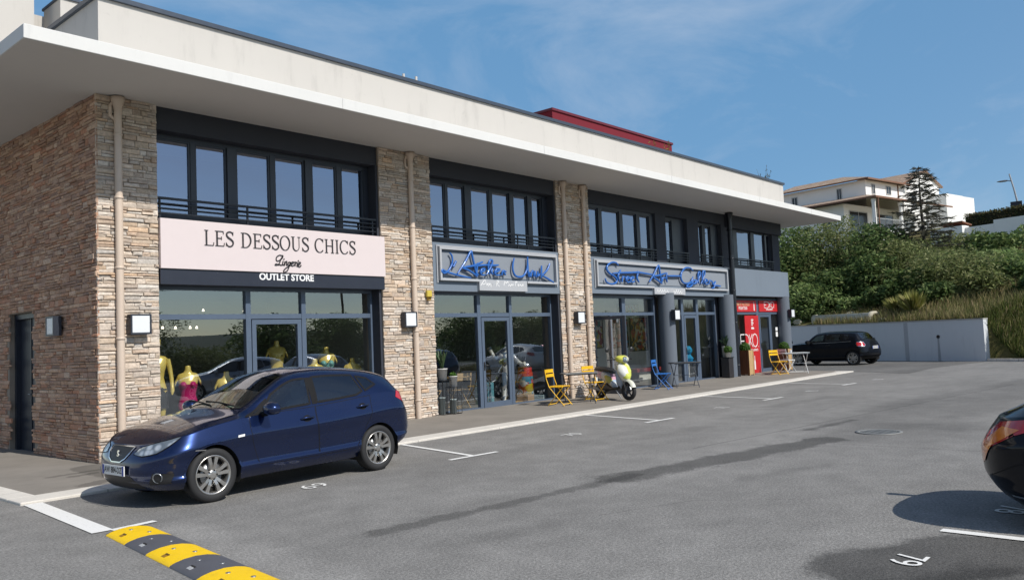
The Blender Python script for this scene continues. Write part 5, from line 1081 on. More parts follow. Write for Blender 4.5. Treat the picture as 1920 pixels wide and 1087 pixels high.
box_planter('tall wooden planter with a clipped box ball left of the red banner', (21.62, -.10, zz), R(4), 11)
box_planter('tall wooden planter with a clipped box ball right of the wine shop door', (24.75, -.16, zz), R(6), 12, .80)

# ------------------------------------------------------------------ the scooter
def art_mat(name, cols, sc=5.5):
    N = NT(name); p = N.pos(); w = N.n('ShaderNodeTexNoise', {'Vector': p, 'Scale': 3.0, 'Detail': 2}); q = N.vmath('ADD', p, N.vmath('MULTIPLY', w.outputs['Color'], (.35, .35, .35)).outputs[0]).outputs[0]
    v = N.n('ShaderNodeTexVoronoi', {'Vector': q, 'Scale': sc}); s_ = N.n('ShaderNodeSeparateColor', {0: v.outputs['Color']}); n = len(cols)
    r = N.n('ShaderNodeValToRGB', {0: s_.outputs[0]}); r.color_ramp.interpolation = 'CONSTANT'; e = r.color_ramp.elements
    while len(e) < n: e.new(.5)
    for i, c in enumerate(cols): e[i].position = i / n; e[i].color = (*c, 1)
    N.bsdf(r.outputs[0], .3, 0, .5, .6); return N.mat
M_lime = art_mat('lime_graphics', [(.60, .60, .10), (.56, .60, .06), (.66, .66, .60), (.62, .60, .14), (.66, .66, .62), (.58, .62, .10)], 3)
M_side = art_mat('pastel_graphics', [(.30, .42, .55), (.50, .55, .60), (.55, .30, .38), (.45, .42, .10), (.25, .30, .42), (.55, .57, .58)], 5)
sc_ = thing('scooter', 'motor scooter with lime and pastel painted panels parked on the pavement by the stone pier', 'scooter', (11.86, -1.26, PZ_(12, -1.3)), R(-113))
def ell(cx, cz, hw, hz, y0=0, n=20, sq=.8): return lambda x: [Vector((x, y0 + hw * math.copysign(abs(math.cos(a)) ** sq, math.cos(a)), cz + hz * math.copysign(abs(math.sin(a)) ** sq, math.sin(a)))) for a in [2 * math.pi * k / n for k in range(n)]]
def loftx(secs, b=None): b = b or MB(); b.loft([ell(0, cz, hw, hz)(x) for x, cz, hw, hz in secs]); return b
for x, r, nm in ((.66, .225, 'front_wheel'), (-.62, .215, 'rear_wheel')):
    w = bpy.data.objects.new(nm, None); COL.objects.link(w); w.parent = sc_; w.location = (x, 0, r); A = Matrix.Rotation(R(90), 4, 'X')
    if x > 0: w.rotation_euler = (0, 0, R(14))
    b = MB(); b.lathe([(r * .62, -.03), (r * .72, -.045), (r * .9, -.046), (r * .985, -.025), (r, 0), (r * .985, .025), (r * .9, .046), (r * .72, .045), (r * .62, .03)], 32, A); b.build('tyre', M_tyre, w)
    b = MB(); b.lathe([(r * .62, -.03), (r * .58, -.022), (r * .58, .022), (r * .62, .03)], 28, A); b.lathe([(.0001, -.04), (.035, -.04), (.035, .04), (.0001, .04)], 14, A)
    for k in range(5): a = 2 * math.pi * k / 5; b.bar((.03 * math.cos(a), 0, .03 * math.sin(a)), (r * .59 * math.cos(a + .3), 0, r * .59 * math.sin(a + .3)), .03, .022, up=(0, 1, 0))
    b.build('rim', M_drk, w)
b = loftx([(-.86, .66, .04, .03), (-.80, .665, .10, .06), (-.6, .63, .145, .11), (-.35, .58, .155, .13), (-.12, .50, .14, .14), (.0, .40, .12, .10), (.08, .32, .10, .05)]); b.build('side_panel', M_side, sc_)
b = loftx([(-.80, .74, .07, .03), (-.66, .765, .12, .045), (-.40, .755, .145, .045), (-.16, .735, .13, .045), (.0, .68, .09, .035), (.04, .65, .05, .02)]); b.build('seat', pm('black_vinyl', (.014, .014, .015), .5), sc_)
b = loftx([(-.10, .28, .16, .05), (.1, .27, .17, .035), (.34, .28, .16, .04), (.42, .34, .12, .06)]); b.build('footboard', M_black, sc_)
b = MB(); b.loft([[Vector((x - .02 * math.cos(a) ** 2 * 2 + .055 * math.sin(a), hw * math.cos(a), z)) for a in [2 * math.pi * k / 20 for k in range(20)]] for x, z, hw in ((.40, .28, .10), (.43, .42, .17), (.455, .58, .20), (.45, .72, .19), (.43, .84, .13), (.41, .90, .06))]); b.build('leg_shield', pm('shield_grey', (.30, .34, .40), .4), sc_)
b = MB(); b.loft([[Vector((x + dx * (math.sin(a) > 0) * math.sin(a), hw * math.cos(a), z)) for a in [2 * math.pi * k / 24 for k in range(24)]] for x, z, hw, dx in ((.47, .42, .04, .08), (.50, .50, .10, .19), (.49, .60, .165, .20), (.475, .72, .20, .15), (.45, .84, .17, .09), (.43, .92, .10, .04))]); b.build('front_cowl', M_lime, sc_)
b = loftx([(.25, 1.0, .06, .03), (.32, 1.01, .14, .07), (.42, 1.005, .18, .09), (.52, .99, .14, .075), (.57, .98, .07, .035)]); b.build('handlebar_cowl', M_lime, sc_)
b = MB(); b.lathe([(.0001, .022), (.05, .016), (.075, 0), (.07, -.02)], 20, Matrix.Translation((.565, 0, .985)) @ Matrix.Rotation(R(80), 4, 'Y')); b.build('headlight', M_hl, sc_)
for sy in (-1, 1):
    b = MB(); b.tube([(.38, sy * .10, .985), (.34, sy * .22, 1.0), (.30, sy * .35, .99)], [.014, .016, .018], 10); b.build('handlebar', M_black, sc_)
    b = MB(); b.tube([(.35, sy * .20, 1.01), (.36, sy * .30, 1.13), (.34, sy * .34, 1.19)], .007, 6); b.lathe([(.0001, .012), (.05, .010), (.058, 0), (.05, -.008), (.0001, -.01)], 16, Matrix.Translation((.335, sy * .355, 1.23)) @ Matrix.Rotation(R(90), 4, 'Y')); b.build('mirror', M_black, sc_)
    b = MB(); b.bar((.66, sy * .065, .235), (.47, sy * .065, .62), .03, .03); b.build('fork_leg', M_steel, sc_)
b = MB(); b.grid([[Vector((.66 + (.262 + dr) * math.cos(a), yy, .235 + (.262 + dr) * math.sin(a))) for yy, dr in ((-.07, -.03), (-.05, .0), (0, .012), (.05, .0), (.07, -.03))] for a in [R(20 + 130 * k / 14) for k in range(15)]]); b.build('front_fender', pm('cream_fender', (.64, .64, .54), .35, coat=.5), sc_)
b = loftx([(-.74, .27, .05, .05), (-.6, .28, .09, .10), (-.3, .28, .12, .12), (-.08, .27, .10, .07)]); b.build('engine', M_drk, sc_)
b = MB(); b.tube([(-.25, -.13, .2), (-.45, -.16, .22), (-.55, -.17, .25), (-.86, -.17, .32)], [.02, .03, .05, .048], 12); b.build('exhaust', M_steel, sc_)
b = MB(); b.tube([(-.1, .1, .24), (-.02, .22, .0)], .012, 8); b.build('side_stand', M_steel, sc_)
b = MB(); b.box(-.90, -.86, -.06, .06, .60, .64); b.build('tail_lamp', M_redl, sc_); b = MB(); b.box(-.93, -.91, -.09, .09, .40, .52); b.build('number_plate', M_plate, sc_)
b = MB(); b.tube([(-.9, .1, .70), (-.9, -.1, .70), (-.72, -.15, .74)], .012, 8); b.tube([(-.9, .1, .70), (-.72, .15, .74)], .012, 8); b.build('grab_rail', M_steel, sc_)

# ------------------------------------------------------------------ in the shop windows
M_gold = pm('gold_mannequin', (.80, .61, .15), .25, metal=.15, coat=.5, var=.1)
def torso_rings(z0=0, s=1.0):
    R_ = [(.00, .155, .105, 0), (.08, .165, .11, 0), (.18, .135, .09, 0), (.26, .118, .08, .0), (.36, .135, .095, -.012), (.44, .155, .115, -.022), (.52, .170, .095, -.008), (.58, .185, .075, .0), (.62, .15, .062, .005), (.645, .075, .055, .01), (.69, .05, .05, .005), (.74, .048, .05, .0), (.76, .04, .042, 0)]
    return [[Vector((s * hx * math.cos(a), s * (dy + hy * math.sin(a)), z0 + s * z)) for a in [2 * math.pi * k / 24 for k in range(24)]] for z, hx, hy, dy in R_]
def mannequin(label, loc, rz, garment=None, base=.62, s=1.0, top=.5):
    t = thing('mannequin_torso', label, 'mannequin', loc, rz, 'gold display torsos in the lingerie window'); rg = torso_rings(base, s); b = MB(); b.loft(rg)
    for sx in (-1, 1): b.loft([[Vector((sx * s * (.165 + .025 * k), s * .05 * (1 - .15 * k) * math.cos(a), base + s * (.555 - .055 * k) + s * .05 * math.sin(a))) for a in [2 * math.pi * q / 12 for q in range(12)]] for k in range(3)])
    for sx in (-1, 1): b.lathe([(.0001, .062 * s), (.03 * s, .05 * s), (.05 * s, .02 * s), (.055 * s, 0)], 14, Matrix.Translation((sx * .072 * s, -.085 * s, base + .43 * s)) @ Matrix.Rotation(R(90), 4, 'X'))
    b.build('body', M_gold, t, rec=True)
    if garment:
        b = MB(); sel = [q for q in rg if base <= q[0].z <= base + s * top]; c_ = [sum(q, Vector()) / len(q) for q in sel]; b.grid([[c + (p - c) * 1.06 + Vector((0, -.004, 0)) for p in q] for q, c in zip(sel, c_)], cv=True)
        for sx in (-1, 1): b.lathe([(.0001, .073 * s), (.036 * s, .058 * s), (.058 * s, .024 * s), (.064 * s, 0)], 14, Matrix.Translation((sx * .072 * s, -.087 * s, base + .43 * s)) @ Matrix.Rotation(R(90), 4, 'X'))
        b.build('garment', garment, t)
    b = MB(); b.lathe([(.0001, .0), (.15, .0), (.15, .015), (.02, .03), (.016, base)], 20); b.build('stand', M_steel, t); return t
M_pink = pm('pink_satin', (.48, .012, .13), .3, coat=.3); M_teal = pm('teal_satin', (.20, .46, .42), .35)
mannequin('gold torso in a bright pink satin bustier at the front of the lingerie window', (1.87, .9, .05), R(-25), M_pink, .60, 1.0)
mannequin('gold bare torso half hidden behind the windscreen of the blue car', (2.66, 1.0, .05), R(-15), None, .46, 1.0)
mannequin('gold torso just right of the lingerie shop door', (4.53, .9, .05), R(-30), None, .62, .98)
mannequin('gold torso wearing a pale teal bodice, tallest in the right window pane', (4.96, 1.1, .05), R(-25), M_teal, .83, 1.0)
mannequin('gold torso at the far right end of the lingerie window', (5.50, .95, .05), R(-35), None, .58, 1.0)
mannequin('gold torso deeper inside the shop seen through the door glass', (4.05, 1.5, .05), R(-20), None, 1.0, 1.0)
t = thing('mannequin', 'full gold mannequin in a black skirt at the left edge of the lingerie window', 'mannequin', (1.33, .95, .05), R(-25))
b = MB(); rg = torso_rings(.92, 1.0); legs = []
for sx in (-1, 1): b.loft([[Vector((sx * (.085 - .02 * (1 - z / .9)) + hx * math.cos(a), hy * math.sin(a) + dy, z)) for a in [2 * math.pi * q / 14 for q in range(14)]] for z, hx, hy, dy in ((.03, .03, .035, .0), (.10, .035, .04, .01), (.30, .052, .058, .02), (.45, .048, .052, .0), (.60, .066, .07, -.005), (.80, .082, .09, 0), (.96, .088, .1, 0))])
b.loft(rg); b.loft([[Vector((hx * math.cos(a), dy + hy * math.sin(a), z)) for a in [2 * math.pi * q / 18 for q in range(18)]] for z, hx, hy, dy in ((1.66, .045, .05, 0), (1.70, .06, .075, -.015), (1.76, .075, .095, -.02), (1.83, .078, .10, -.01), (1.89, .06, .08, -.005), (1.915, .02, .03, 0))])
for sx in (-1, 1): b.loft([[Vector((sx * xx + r_ * math.cos(a), yy + r_ * math.sin(a), z)) for a in [2 * math.pi * q / 10 for q in range(10)]] for z, xx, yy, r_ in ((1.50, .175, 0, .05), (1.35, .21, .01, .043), (1.20, .235, .0, .036), (1.02, .25, -.06, .03), (.95, .25, -.085, .035), (.88, .245, -.1, .012))])
b.build('body', M_gold, t); b = MB(); b.lathe([(.13, 1.08), (.175, .95), (.19, .66)], 22, Matrix.Diagonal((1, .72, 1, 1))); b.build('skirt', pm('black_cloth', (.012, .012, .013), .8), t); b = MB(); b.lathe([(.0001, 0), (.2, 0), (.2, .02), (.0001, .022)], 20); b.build('base', M_steel, t)

# the art workshop: a giant spray can, a standing figure, crates
t = thing('sculpture', 'giant painted spray can with a silver dome cap in the workshop window', 'sculpture', (11.12, 1.0, .05))
b = MB(); b.lathe([(.0001, 0), (.20, 0), (.20, .62)], 30); b.build('can', art_mat('can_graphics', [(.04, .30, .38), (.62, .48, .03), (.55, .16, .02), (.03, .22, .34), (.60, .62, .58), (.45, .04, .03)], 4.5), t)
b = MB(); b.lathe([(.20, .62), (.205, .63), (.19, .78), (.17, .86)], 30); b.build('collar', art_mat('red_graphics', [(.50, .03, .02), (.42, .02, .03), (.03, .03, .04), (.55, .06, .02)], 9), t)
b = MB(); b.lathe([(.17, .86), (.20, .875), (.20, .91), (.16, .98), (.09, 1.03), (.055, 1.05), (.055, 1.14), (.03, 1.15), (.0001, 1.15)], 30); b.build('dome_cap', M_chrome, t)
t = thing('sculpture', 'white and grey patterned standing figure with one arm raised in the workshop window', 'sculpture', (10.42, 1.0, .05), R(-25))
M_fig = art_mat('figure_graphics', [(.62, .62, .60), (.05, .05, .06), (.60, .60, .58), (.30, .30, .31), (.62, .6, .55), (.10, .14, .2)], 9)
def limb(b, pts, n=14): 
    p = [Vector(q[:3]) for q in pts]; b.tube(p, [q[3] for q in pts], n)
b = MB()
for sx in (-1, 1): limb(b, [(sx * .12, -.05, .0, .06), (sx * .12, 0, .06, .055), (sx * .11, .0, .40, .07), (sx * .09, 0, .72, .09), (sx * .06, 0, .80, .07)])
b.loft([[Vector((hx * math.cos(a), hy * math.sin(a), z)) for a in [2 * math.pi * q / 20 for q in range(20)]] for z, hx, hy in ((.70, .14, .10), (.82, .16, .11), (1.0, .15, .10), (1.16, .19, .12), (1.24, .17, .10), (1.29, .07, .07), (1.34, .055, .06), (1.38, .09, .10), (1.47, .11, .12), (1.56, .09, .10), (1.60, .02, .03))])
limb(b, [(-.16, 0, 1.20, .06), (-.34, -.05, 1.12, .055), (-.46, -.05, 1.32, .05), (-.50, -.05, 1.42, .06)]); limb(b, [(.16, 0, 1.20, .06), (.27, -.06, 1.02, .055), (.34, -.2, .95, .05), (.38, -.27, .97, .055)])
b.build('figure', M_fig, t); b = MB(); b.box(-.3, .3, -.25, .2, -.0, .03); b.build('plinth', M_wl, t)
for i, (x, y, s_, h, c, lab) in enumerate(((9.75, 1.2, .34, .55, (.10, .28, .34), 'teal painted crate standing inside the workshop window'), (10.8, .75, .32, .18, (.45, .30, .18), 'low wooden crate below the spray can sculpture'), (11.35, .72, .26, .13, (.42, .55, .60), 'pale blue box on the floor of the workshop window'))):
    t = thing('crate', lab, 'crate', (x, y, .05), R(10 * i)); b = MB()
    for k in range(3): z0 = k * h / 3; b.box(-s_ / 2, s_ / 2, -s_ / 2, s_ / 2, z0 + .004, z0 + h / 3 - .004)
    b.build('boards', pm('crate_%d' % i, c, .6), t); b = MB(); b.box(-s_ / 2 + .006, s_ / 2 - .006, -s_ / 2 + .006, s_ / 2 - .006, 0, h - .01); b.build('core', M_wd, t)
for i, (x, h) in enumerate(((8.2, .5), (9.0, .72), (8.7, .5))):
    if h == .72: o = bistro_table('dark folding table inside the workshop behind the glass', (x, 1.7, .05), R(0), M_wl, M_drk, .9, .6, 'folding furniture inside the workshop')
    else: bistro_chair('wooden folding chair inside the workshop, %s of the dark table' % ('left' if i == 0 else 'in front'), (x, 1.5 if i == 0 else 1.05, .05), R(90 if i == 0 else 170), M_wl, 'folding furniture inside the workshop')

# paintings on the gallery wall, and what stands in front of it
pal = [[(.45, .05, .04), (.55, .30, .05), (.05, .05, .07), (.60, .55, .40)], [(.05, .16, .32), (.52, .10, .16), (.60, .58, .50), (.10, .10, .10)], [(.50, .40, .10), (.28, .05, .05), (.06, .22, .20), (.62, .6, .55)], [(.02, .02, .03), (.5, .5, .48), (.45, .06, .06), (.12, .3, .4)]]
pos_ = [(14.0, 1.75, .95, .8), (15.3, 1.6, 1.1, 1.05), (16.6, 1.75, .8, .95), (18.0, 1.7, 1.0, .9), (19.2, 1.65, 1.0, 1.1), (15.3, 2.5, 1.0, .4), (18.6, 2.5, 1.2, .35)]
labs = ['warm abstract painting furthest left on the gallery wall', 'large blue and red abstract painting behind the gallery window', 'ochre abstract painting behind the round gallery column', 'black and white abstract painting seen through the gallery door', 'large warm abstract painting at the right end of the gallery wall', 'low wide painting hung high over the blue and red one', 'low wide painting hung high above the gallery door']
for i, ((x, z, w, h), lab) in enumerate(zip(pos_, labs)):
    t = thing('painting', lab, 'painting', (x, 2.66, z)); b = MB(); b.box(-w / 2, w / 2, -.012, .03, -h / 2, h / 2); b.build('canvas', art_mat('painting_%d' % i, pal[i % 4], 5 + i), t)
    b = MB(); e = .03; b.box(-w / 2 - e, w / 2 + e, -.03, .035, h / 2 + .001, h / 2 + e); b.box(-w / 2 - e, w / 2 + e, -.03, .035, -h / 2 - e, -h / 2 - .001); b.box(-w / 2 - e, -w / 2 - .001, -.03, .035, -h / 2, h / 2); b.box(w / 2 + .001, w / 2 + e, -.03, .035, -h / 2, h / 2); b.build('frame', M_black, t)
t = thing('sculpture', 'bright blue faceted bust on a low table in the gallery window', 'sculpture', (19.5, .95, .05)); b = MB(); b.lathe([(.0001, .62), (.16, .62), (.20, .72), (.13, .80), (.10, .84), (.16, .93), (.17, 1.02), (.10, 1.12), (.0001, 1.14)], 9, sm=False); b.build('bust', pm('bright_blue', (.02, .30, .55), .35), t); b = MB(); b.box(-.42, .42, -.26, .26, .58, .6195); b.build('tabletop', pm('blue_table', (.02, .22, .45), .4), t)
b = MB()
for x in (-.38, .38):
    for y in (-.22, .22): b.box(x - .02, x + .02, y - .02, y + .02, 0, .579)
b.build('legs', M_signw, t)
t = thing('sculpture', 'small silver and white figure sculpture just inside the open gallery door', 'sculpture', (13.9, 1.1, .05)); b = MB(); b.lathe([(.0001, .9), (.15, .9), (.15, 0), (.16, 0)], 4, sm=False); b.build('plinth', M_signw, t); b = MB(); b.loft([[Vector((hx * math.cos(a) + .02 * math.sin(z * 9), hy * math.sin(a), z)) for a in [2 * math.pi * q / 10 for q in range(10)]] for z, hx, hy in ((.9, .07, .06), (1.05, .10, .07), (1.2, .06, .05), (1.3, .12, .08), (1.42, .04, .04), (1.5, .07, .07), (1.6, .02, .02))], sm=False); b.build('figure', M_chrome, t)
t = thing('bench', 'low dark red bench inside the gallery behind the glass', 'bench', (18.6, 2.1, .05)); b = MB(); b.box(-.8, .8, -.22, .22, .34, .46); b.build('seat', pm('dark_red', (.20, .02, .025), .6), t, bevel=.02)
for x in (-.7, .7): b = MB(); b.box(x - .03, x + .03, -.2, .2, 0, .339); b.build('leg', M_drk, t)
# small plants and the bundle of flues on the roof
t = thing('roof_flue', 'cluster of three thin pale vent pipes on the roof', 'vent', (9.22, 3.0, 6.9))
for i, (x, lx, h) in enumerate(((-.10, -.09, 1.86), (.04, .02, 1.72), (.16, .10, 1.88))): b = MB(); b.tube([(x, 0, 0), (x + lx, 0, h)], .035, 10); b.build('pipe', pm('flue_grey', (.52, .50, .47), .5), t)
# ------------------------------------------------------------------ the slope behind the car park
A0 = Vector((31.72, -5.42)); E1 = Vector((.398, .917)); NN = Vector((.917, -.398))
def st(x, y): q = Vector((x, y)) - A0; return q.dot(E1), q.dot(NN)
def xy(s_, t): q = A0 + E1 * s_ + NN * t; return q.x, q.y
def ground_h(s_, t):
    if t < .28: return -.02 if s_ > -.1 else max(-.02, .0)
    base = 1.5 * min(1, max(0, (s_ + 1.4) / 1.6)) ** 1.3; H = 1.52 + .28 * min(t, 27) + .04 * max(0, t - 27)
    fade = min(1, max(0, (s_ + 13) / 6)); edge = -1.2 + .58 * t; fade *= 1 if t < 4 else min(1, max(.0, (s_ - (edge - 8)) / 6 + max(0, (7 - t) / 3))); return fade * min(H, base + .62 * (t - .28) ** .92 if base < 1.45 else H) + .10 * math.sin(s_ * 1.3 + t) * min(1, max(0, (t - .5) * .5)) * (s_ > -12)
def soil_mat():
    N = NT('slope_ground'); p = N.n('ShaderNodeNewGeometry').outputs['Position']; f = N.noise(p, .9, 6, .65); g = N.noise(p, 9, 5, .7)
    c = N.ramp(f, (.3, (.045, .06, .018)), (.5, (.11, .10, .035)), (.7, (.20, .16, .075))); c = N.mix(N.math('MULTIPLY', g, .5), c, (.05, .05, .02)); N.bsdf(c, .95, 0, .1, 0, N.bump(g, .8, .05)); return N.mat
M_slope = soil_mat()
g = MB(); S_ = [-15, -12, -10, -8, -5, -3, -2.2, -1.4, -.9, -.5, -.15, .3, 1.2, 2.5, 4, 6, 8, 10, 12, 15, 18, 22, 28, 36, 60]; T_ = [-.05, .262, .28, .6, 1, 1.5, 2, 2.6, 3.4, 4.4, 6, 8, 10, 13, 16, 20, 24, 28, 34, 45, 70, 120]
g.grid([[(*xy(a, t), ground_h(a, t)) for t in T_] for a in S_], flip=True); struct(g.build('hillside', M_slope))
# far side of the car park: verge with shrubs that the windows mirror
M_wood = pm('far_woodland', (.035, .048, .022), .95, var=.5, vs=.5)
sheet('verge', [(-90, -150), (160, -150), (160, -33), (-90, -33)], .006, M_wood)
# kerb stones at the foot of the bank
b = MB()
for k in range(14): x, y = xy(-.6 - k * .95, -.05 - .04 * k); b.box(-.46, .46, -.07, .07, -.02, .11, M=Matrix.Translation((x, y, 0)) @ Matrix.Rotation(math.atan2(E1.y, E1.x) + .04, 4, 'Z'))
struct(b.build('bank_kerb', M_kerb))
# retaining wall
rz_w = math.atan2(E1.y, E1.x); t = thing('retaining_wall', 'long grey concrete retaining wall with drain holes at the end of the car park', 'wall', (A0.x, A0.y, 0), rz_w)
b = MB(); b.prism([(0, 0), (16, 0), (16, 1.74), (0, 1.665)], -.26, 0, lambda u, v, d: Vector((u, d * 1.0, v))); o = b.build('wall', M_concrete, t, rec=True)
b = MB(); b.prism([(-.01, 1.668), (16, 1.743), (16, 1.79), (-.01, 1.715)], -.28, .02, lambda u, v, d: Vector((u, d, v))); b.build('coping', pm('pale_concrete', (.42, .41, .38), .8), t, rec=True)
b = MB()
for u in (3.62, 8.6, 13.5): b.box(u - .10, u + .10, .001, .006, .0, 1.66)
b.build('joint_strip', pm('joint_concrete', (.44, .455, .47), .9), t)
for u, z in ((2.05, 1.02), (5.35, .98), (10.5, .92)):
    b = MB(); b.lathe([(.0001, .004), (.06, .004), (.065, .02), (.075, .02), (.075, .0)], 16, Matrix.Translation((u, .0, z)) @ Matrix.Rotation(R(-90), 4, 'X')); b.build('drain_hole', M_black, t)
b = MB(); b.prism([(1.98, 0), (2.12, 0), (2.09, .95), (2.02, .95)], .001, .004, lambda u, v, d: Vector((u, d, v))); b.build('rust_run', pm('run_stain', (.38, .39, .40), .9), t)
# concrete pipe lying behind the wall
p0 = Vector((*xy(6.05, 1.0), 1.92)); p1 = Vector((*xy(9.9, 1.15), 1.95)); d = (p1 - p0).normalized(); t = thing('concrete_pipe', 'pale concrete drain pipe lying on the bank behind the retaining wall', 'pipe', p0)
Mq = d.to_track_quat('Z', 'Y').to_matrix().to_4x4(); Lp = (p1 - p0).length; M_cpipe = render_mat('pipe_concrete', (.50, .46, .36), .3)
b = MB(); b.lathe([(.22, .6), (.22, 0), (.36, 0), (.36, .22), (.30, .26), (.30, Lp), (.22, Lp)], 28, Mq); b.build('barrel', M_cpipe, t); b = MB(); b.lathe([(.0001, .55), (.219, .55)], 20, Mq); b.build('bore', M_hood, t)
for i, (s_, t_, r_) in enumerate(((5.5, .8, .2), (10.3, 1.6, .3), (8.4, 2.0, .26), (5.75, 1.5, .16), (11.2, 1.2, .25))):
    g = rnd(60 + i); b = MB(); rows = []
    for a in range(0, 181, 30): rows.append([Vector((r_ * math.sin(R(a)) * math.cos(q) * g.uniform(.8, 1.2), r_ * math.sin(R(a)) * math.sin(q) * g.uniform(.8, 1.2), r_ * .7 * -math.cos(R(a)))) for q in [2 * math.pi * k / 9 for k in range(9)]])
    b.loft(rows, sm=False); o = b.build('rock', M_cpipe); o.location = (*xy(s_, t_), ground_h(s_, t_) + r_ * .3); tag(o, 'pale broken rock lying on the bank by the concrete pipe', 'rock', 'rocks on the bank')

# ---- trees and shrubs
def crown_mesh(b, clumps, n, s, cols, g, flat=.0, inner=.55):
    tot = sum(c[3] ** 2 for c in clumps)
    for cx, cy, cz, r, sq in clumps:
        for k in range(int(n * r * r / tot)):
            d = Vector((g.gauss(0, 1), g.gauss(0, 1), g.gauss(0, 1))).normalized(); rad = r * (inner + (1.08 - inner) * g.random() ** .6); p = Vector((cx + d.x * rad, cy + d.y * rad, cz + d.z * rad * sq))
            u = Vector((g.gauss(0, 1), g.gauss(0, 1), g.gauss(0, .6) - flat)).normalized(); w = u.cross(Vector((g.gauss(0, 1), g.gauss(0, 1), g.gauss(0, 1)))).normalized(); q = s * g.uniform(.55, 1.4); c = g.choice(cols); kk = g.uniform(.65, 1.4)
            b.face([p - u * q, p - u * q * .1 + w * q * .42, p + u * q, p + u * q * .1 - w * q * .42], 0, tuple(x * kk for x in c))
GREEN = [(0.096, 0.154, 0.049), (0.123, 0.184, 0.056), (0.074, 0.123, 0.042), (0.158, 0.219, 0.074), (0.193, 0.236, 0.088)]
OLIVE = [(0.228, 0.254, 0.096), (0.175, 0.210, 0.074), (0.280, 0.289, 0.131), (0.131, 0.166, 0.056)]
LIGHT = [(0.228, 0.315, 0.105), (0.175, 0.254, 0.084), (0.289, 0.350, 0.140), (0.140, 0.201, 0.070)]
M_bark = pm('bark', (.075, .058, .042), .9, bump=.6, bs=20)
M_fol = attr_mat('tree_foliage', .6, (1.6, .15), None, .2, .4)
def tree(name, label, cat, x, y, zb, zt, w, seed, cols, n=3200, s=.15, group='trees and shrubs on the slope', nclump=11, low=.22, d=None, flat=0):
    g = rnd(seed); t = thing(name, label, cat, (x, y, zb), 0, group); H = zt - zb; d = d or w; b = MB()
    lean = g.uniform(-.06, .06) * H; b.tube([(0, 0, -.2), (lean * .3, .02, H * .3), (lean, 0, H * .62)], [.05 * H ** .8, .04 * H ** .8, .02 * H ** .8], 8)
    cl = []
    for k in range(nclump):
        a = 2.39996 * k + g.uniform(-.4, .4); u = (k + .5) / nclump; hz = low + (1 - low) * u; rr = math.sqrt(max(.05, 1 - (2 * u - .85) ** 2)) * g.uniform(.45, .95); r = w * g.uniform(.24, .36) * (1.15 - .4 * u)
        c = Vector((math.cos(a) * rr * w * .34, math.sin(a) * rr * d * .34, min(H * hz, H - r * .75))); cl.append((c.x, c.y, c.z, r, .82)); b.tube([(lean * .4, 0, H * .25 * (1 + u)), (c.x * .5, c.y * .5, (H * .3 + c.z) / 2), tuple(c)], [.022 * H ** .8, .014 * H ** .8, .006 * H ** .8], 5)
    for k in range(nclump):      # small outlying sprays break the outline
        cx, cy, cz, r, _ = cl[k]; a = g.uniform(0, 6.28); e = g.uniform(-.2, 1.0); cl.append((cx + math.cos(a) * r * .95, cy + math.sin(a) * r * .95, min(cz + e * r * .8, H - r * .1), r * .42, .8))
    b.build('trunk', M_bark, t); c = MB(); crown_mesh(c, cl, n, s, cols, g, flat); c.build('crown', M_fol, t); return t
def gz(x, y): return ground_h(*st(x, y))
proto = []
